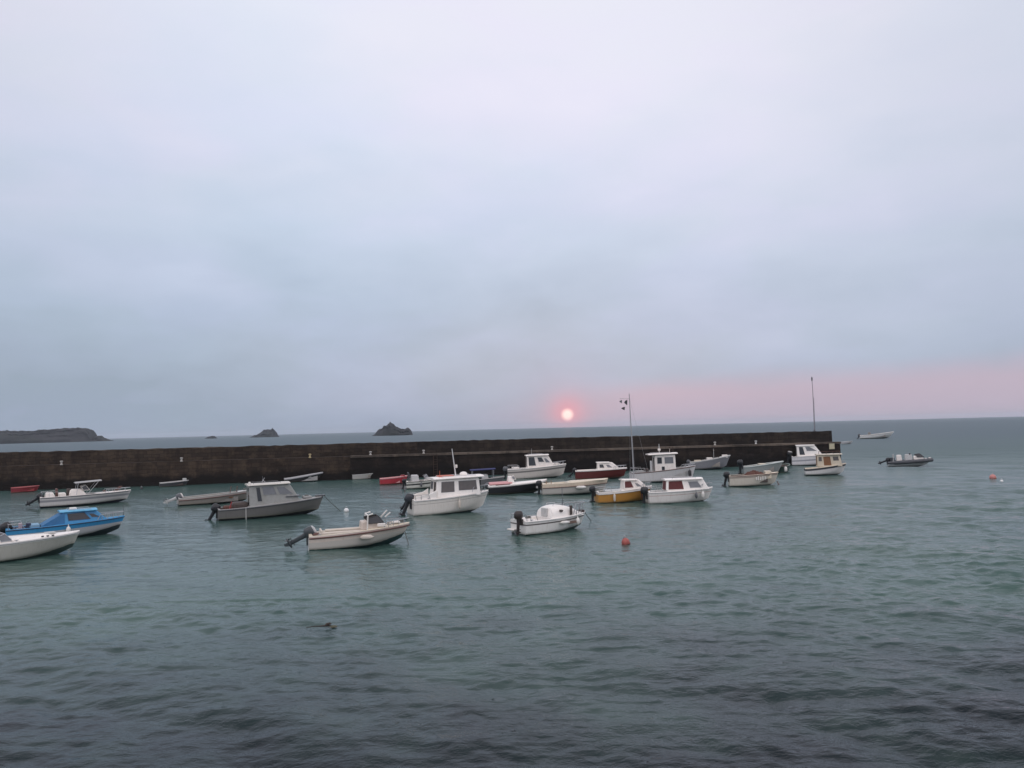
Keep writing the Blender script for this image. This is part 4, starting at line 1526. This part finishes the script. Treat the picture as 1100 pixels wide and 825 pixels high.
# --- cream cabin boat with wooden door
b = Boat('cabin_boat', 'cream cabined boat with a brown wooden door, white hull and dark stripe', 'boat', 887, 510.2, 7, 4.1, 1.85, .66, 1.18,
         hull_mat('white_and_dark_stripe', (.64, .62, .60), (.05, .05, .055), .04, (.05, .05, .06), .05, .24))
b.deck(.03, .34, CREAM, .3, .15, CREAM)
b.rail(CREAM, .035, .02)
CW = paint('cream_house_paint', (.62, .54, .42), .5, .35)
b.cabin(.30, .90, 1.5, 1.25, .82, .25, .0, .9, CW, 'cabin', .05, wf=1.0)
b.window('R', .26, .56, .12, .84, WOOD, WOOD, name='door')
b.window('R', .04, .2, .45, .85, GLASSBROWN, CW)
b.window('R', .66, .92, .48, .85, GLASSBROWN, CW)
b.window('L', .1, .9, .5, .85, GLASSBROWN, CW)
b.window('F', .08, .92, .45, .88, GLASSBROWN, CW)
b.window('B', .2, .8, .1, .9, WOOD, CW, name='door')
b.roof(.28, .90, 1.6, 2.04, .06, .02, paint('pale_cream_roof', (.55, .49, .40), .5, .3))
b.tubes([[(b.x(t), -.6, 2.08), (b.x(t), -.6, 2.42)] for t in (.34, .52, .68, .84)] + [[(b.x(.34), -.6, 2.40), (b.x(.84), -.6, 2.42)]], .02, BROWNRUB, 'roof_rail')
b.pulpit(.86, .3, .02)

# --- inflatable off the pier head
b = Boat('inflatable_boat', 'dark rigid inflatable with a black windscreen off the pier head', 'boat', 977, 500.6, 6, 4.7, 1.5, .42, .72,
         hull_mat('rib_white_keel', (.5, .5, .5), (.10, .10, .10), .0), rake=.9)
b.deck(.03, .86, PALEGREY, .2, .12, GREYDECK)
ts = [i / 20 for i in range(21)]
a_ = [(b.xs(t) * 1.02, b.w(t) + .10, b.sh(t) - .02) for t in ts]
MB().tube(a_ + [(x, -y, z) for x, y, z in reversed(a_)], [.16] * 4 + [.23] * 34 + [.16] * 4, 10).build('buoyancy_tube', paint('two_tone_hypalon', (.075, .08, .09), .65, .4), b.root, 60)
b.cabin(.40, .58, .85, 1.05, .3, .12, .05, .85, PALEGREY, 'console', .06)
b.cabin(.60, .86, 1.0, .55, .6, .3, .0, .8, WHITE, 'bow_locker', .08, wf=.7)
b.windscreen(.84, .95, 1.02, .40, .45, .75, GLASS, DARKRUB)
b.cabin(.20, .34, .7, 1.0, .3, .1, .05, .9, WHITE, 'seat_box', .06)
b.tubes([[(b.x(.12), s * .5, .5), (b.x(.14), s * .45, 1.35)] for s in (1, -1)] + [[(b.x(.14), -.45, 1.35), (b.x(.14), .45, 1.35)]], .04, PALEGREY, 'arch')
b.mast(b.x(.46), .1, 1.15, 1.75, .03, RIBGREY, 'antenna')
b.outboard(66, 0, 1.05, BLACK, z=.52)
b.seat(.06, .16, .7, .3, 1.0, RIBDARK)
b.box('console_screen', GLASS, b.x(.50), b.x(.53), -.36, .36, 1.12, 1.5, .02)
b.rope_coil(.88, 0, .78, FENDERW)
b.box('white_pad', WHITE, b.xs(1) - .25, b.xs(1) - .02, -.2, .2, .72, .95)

# --- far boats outside the harbour
b = Boat('motorboat', 'distant white open motorboat with a raised bow far out on the right', 'boat', 942, 471.2, 5, 9.2, 2.6, 1.0, 2.0,
         hull_mat('far_white_topsides', (.66, .66, .63), (.06, .07, .06), .22, None, lower=(.40, .42, .40), l0=.7), rake=1.6)
b.deck(.05, .8, WHITE, .5, .2, TAUPE)
b.rail(FENDERW, .09, .05)
b.cabin(.24, .34, 1.4, 1.2, .7, .2, .1, .9, TAUPE, 'console', .06)
b.outboard(20, 0, 1.4, MOTORGREY)
b = Boat('dinghy', 'tiny white dinghy on the open sea just beyond the pier end', 'dinghy', 909.5, 477, 5, 2.6, 1.3, .5, .65,
         hull_mat('tiny_dinghy_white', (.50, .50, .50), (.2, .2, .2), .03), tw=.9)
b.deck(.03, .85, PALEGREY, .2, .12, TAUPE)
b.rail(PALEGREY, .05, .0)

# --- small white cabin boat in front
b = Boat('cabin_boat', 'small white weekend boat with a rounded cuddy and its stern turned to the camera', 'boat', 594, 573.6, 32, 4.3, 1.95, .72, .88,
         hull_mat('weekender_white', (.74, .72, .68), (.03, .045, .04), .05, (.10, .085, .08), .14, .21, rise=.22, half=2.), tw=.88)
b.deck(.06, .42, WHITE_CLEAN, .25, .2, WHITE)
b.rail(PALEGREY, .025, .03)
b.dome(.38, .93, 1.62, .7, .74, .66, .26, WHITE_CLEAN)
for sd in (1, -1):
    MB().loft([[(b.x(.52) + .11 * math.cos(k * .5236), sd * .60, 1.12 + .07 * math.sin(k * .5236)) for k in range(12)],
               [(b.x(.52) + .11 * math.cos(k * .5236), sd * .80, 1.12 + .07 * math.sin(k * .5236)) for k in range(12)]]).build('side_port', GLASSBROWN, b.root)
b.box('companionway_door', PALEGREY, b.x(.38) - .02, b.x(.38) + .06, -.30, .30, .80, 1.26, .02)
b.grab_rails(.46, .60, .7, 1.38)
b.box('hatch', GLASSGREY, b.x(.70), b.x(.78), -.22, .22, 1.14, 1.27, .03)
b.stern_rail(.16, .3)
b.rope_coil(.20, .4, .74)
b.mast(b.x(.62), -.25, 1.3, 2.35, .025, MOTORGREY, 'mast')
b.box('lamp_post', INTDARK, b.x(.66), b.x(.69), -.76, -.66, .85, 1.35, .01)
b.pulpit(.80, .55, .024)
b.outboard(3, -.42, .95, paint('brown_black_cowl', (.03, .022, .02), .4), paint('brown_black_leg', (.03, .022, .02), .5), z=.82)
b.box('swim_step', WHITE, b.x(0) - .28, b.x(0) + .02, .05, .75, .18, .26)
b.seat(.08, .2, 1.5, .3, .74, WHITE)
b.fender(.58, .26, 'white fender lying along the small weekend boat', ln=.5, r=.09, horiz=True)
b.fender(.80, .34, 'white fender near the bow of the small weekend boat', ln=.34, r=.12)
b.box('hull_mark', paint('brown_hull_patch', (.16, .10, .08), .6), b.xs(.66), b.xs(.78), -b.w(.72) - .02, -b.w(.72) + .03, .40, .54, .01)
b.box('bow_locker', INTDARK, b.x(.91), b.x(.965), -.2, .2, .86, 1.0)
b.line((b.L / 2, 0, .8), 636, 560, 'dark mooring line off the bow of the small weekend boat', .05)
b.cleats([(.1, 1), (.1, -1)])

# --- cream console boat in front
b = Boat('console_boat', 'cream centre console boat with its grey outboard tilted up, nearest in the middle', 'boat', 387, 588.8, 6, 4.95, 1.95, .70, .97,
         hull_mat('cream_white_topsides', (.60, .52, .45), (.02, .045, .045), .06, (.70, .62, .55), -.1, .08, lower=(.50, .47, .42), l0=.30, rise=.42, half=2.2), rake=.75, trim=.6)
b.deck(.04, .62, CREAM, .18, .2, paint('cream_lining', (.55, .47, .40), .5, .3))
b.rail(BROWNRUB, .04, .10)
b.seat(.10, .55, 1.1, .2, .80, CUSHION, 'bench')
b.seat(.11, .13, 1.1, .2, .92, CUSHION, 'bench_back')
b.seat(.16, .54, .34, .80, .90, CUSHION, 'cushion')
CB = paint('console_cream', (.60, .52, .45), .45, .3)
b.cabin(.50, .72, 1.05, .42, .78, .2, .05, .9, CB, 'console', .05, wf=.8)
b.windscreen(.73, 1.1, 1.10, .34, .28, .75, GLASS, DARKRUB)
b.tubes([[(b.x(.56), s * .6, .8), (b.x(.57), s * .56, 1.5), (b.x(.62), s * .5, 1.56)] for s in (1, -1)] + [[(b.x(.57), -.56, 1.5), (b.x(.57), .56, 1.5)]], .04, FENDERW, 'arch')
b.wheel(.585, .0, 1.15)
b.rope_coil(.92, .1, 1.0)
b.rope_coil(.07, -.6, .72, BROWNRUB)
b.pulpit(.80, .26, .016)
b.box('side_vent', WHITE, b.x(.66), b.x(.74), -.66, -.54, .92, 1.08, .03)
b.tubes([[(b.x(.75), -.2, 1.34), (b.x(.80), -.25, 1.55)], [(b.x(.72), .3, 1.3), (b.x(.78), .2, 1.62)]], .04, FENDERW, 'screen_post')
b.box('bow_hatch', WHITE, b.x(.82), b.x(.90), -.22, .22, .98, 1.08, .03)
b.cleats([(.95, 0), (.78, -1), (.78, 1), (.12, -1)])
b.box('side_vent', CUSHION, b.x(.76), b.x(.80), -.55, -.4, .96, 1.12, .03)
b.outboard(62, 0, 1.15, paint('slate_cowl', (.045, .055, .06), .35), paint('slate_leg', (.04, .05, .055), .4), cap=PALEGREY)
b.fender(.60, .30, 'cream fender lying along the cream centre console boat', m=CUSHION, ln=.55, r=.12, horiz=True)
b.line((b.L / 2 - .25, 0, .55), 440, 589, 'mooring line dropping from the bow of the cream centre console boat', .0)
b.tubes([[(b.x(0) - .02, -.75, .6), (b.x(0) - .05, -.78, -.1)]], .02, PALEGREY, 'stern_post')


# ------------------------------------------------------------------ buoys and flotsam
def buoy(px, py, r, m, label, collar=None, tall=1.0):
    p = ground(px, py)
    o = empty('mooring_buoy', p, 0, label, 'buoy', 'mooring buoys')
    prof = [(.02, -r * .75)] + [(r * math.cos(a), r * .35 + r * tall * math.sin(a)) for a in [R(-70 + 16 * k) for k in range(10)]] + [(.12 * r, r * .35 + r * tall * 1.0)]
    MB().lathe(prof, 18).build('float', m, o, 60)
    z = r * .35 + r * tall
    MB().tube([(-.05, 0, z - .01), (-.05, 0, z + .07), (0, 0, z + .11), (.05, 0, z + .07), (.05, 0, z - .01)], .018, 6).build('lifting_ring', STEEL, o)
    if collar:
        MB().lathe([(r * .55, -r * .9), (r * .9, -r * .5), (r * .97, r * .1), (r * 1.0, r * .22), (r * .6, r * .3)], 18, (.02, .0, 0)).build('lower_collar', collar, o, 50)  # separate collar in a darker tone round the lower float
    return o


buoy(372, 549.5, .18, BUOYWHITE, 'white ball buoy in front of the grey wheelhouse boat')
o = buoy(672.5, 584.8, .20, BUOYRED, 'weathered red buoy with a dark underside, alone in open water', paint('dark_red_underside', (.10, .03, .03), .7, .4), 1.25)
o.rotation_euler = (R(8), R(-10), 0)
buoy(1066.5, 514.0, .28, paint('pale_orange_plastic', (.55, .22, .20), .5, .35), 'small pale orange buoy far to the right', paint('orange_underside', (.45, .13, .07), .7, .4))
buoy(152, 525.5, .16, DARKRUB, 'small dark float beyond the bow of the white bimini boat')
buoy(1076, 517.5, .13, BUOYWHITE, 'tiny white float beside the pale orange buoy')

p = ground(349, 672.5)
dw = empty('driftwood', p, R(6), 'dark waterlogged branch drifting alone in the foreground water', 'driftwood')
mb = MB()
mb.tube([(-.62, 0, -.03), (-.35, .02, .005), (-.08, -.02, .01), (.08, 0, .02), (.25, .03, -.02)], [.012, .02, .03, .045, .02], 8)
mb.build('branch', WEED, dw, 50)
dw.scale = (.85, .85, .7)
MB().tube([(.02, 0, .0), (.08, .01, .07), (.16, -.01, .10), (.22, 0, .07)], [.05, .06, .045, .02], 8).build('knot', WEED, dw, 50)
MB().lathe([(.02, .05), (.10, .03), (.14, 0), (.05, -.04)], 10, (.30, -.08, -.015)).build('weed_tuft', paint('olive_weed', (.07, .07, .04), .8, .4), dw, 50)

# ------------------------------------------------------------------ render settings
S.view_settings.view_transform = 'Standard'
S.view_settings.look = 'None'
S.view_settings.exposure = 0
S.view_settings.gamma = 1
S.render.filter_size = 1.5
S.cycles.use_denoising = True
S.cycles.max_bounces = 6
S.cycles.volume_bounces = 0
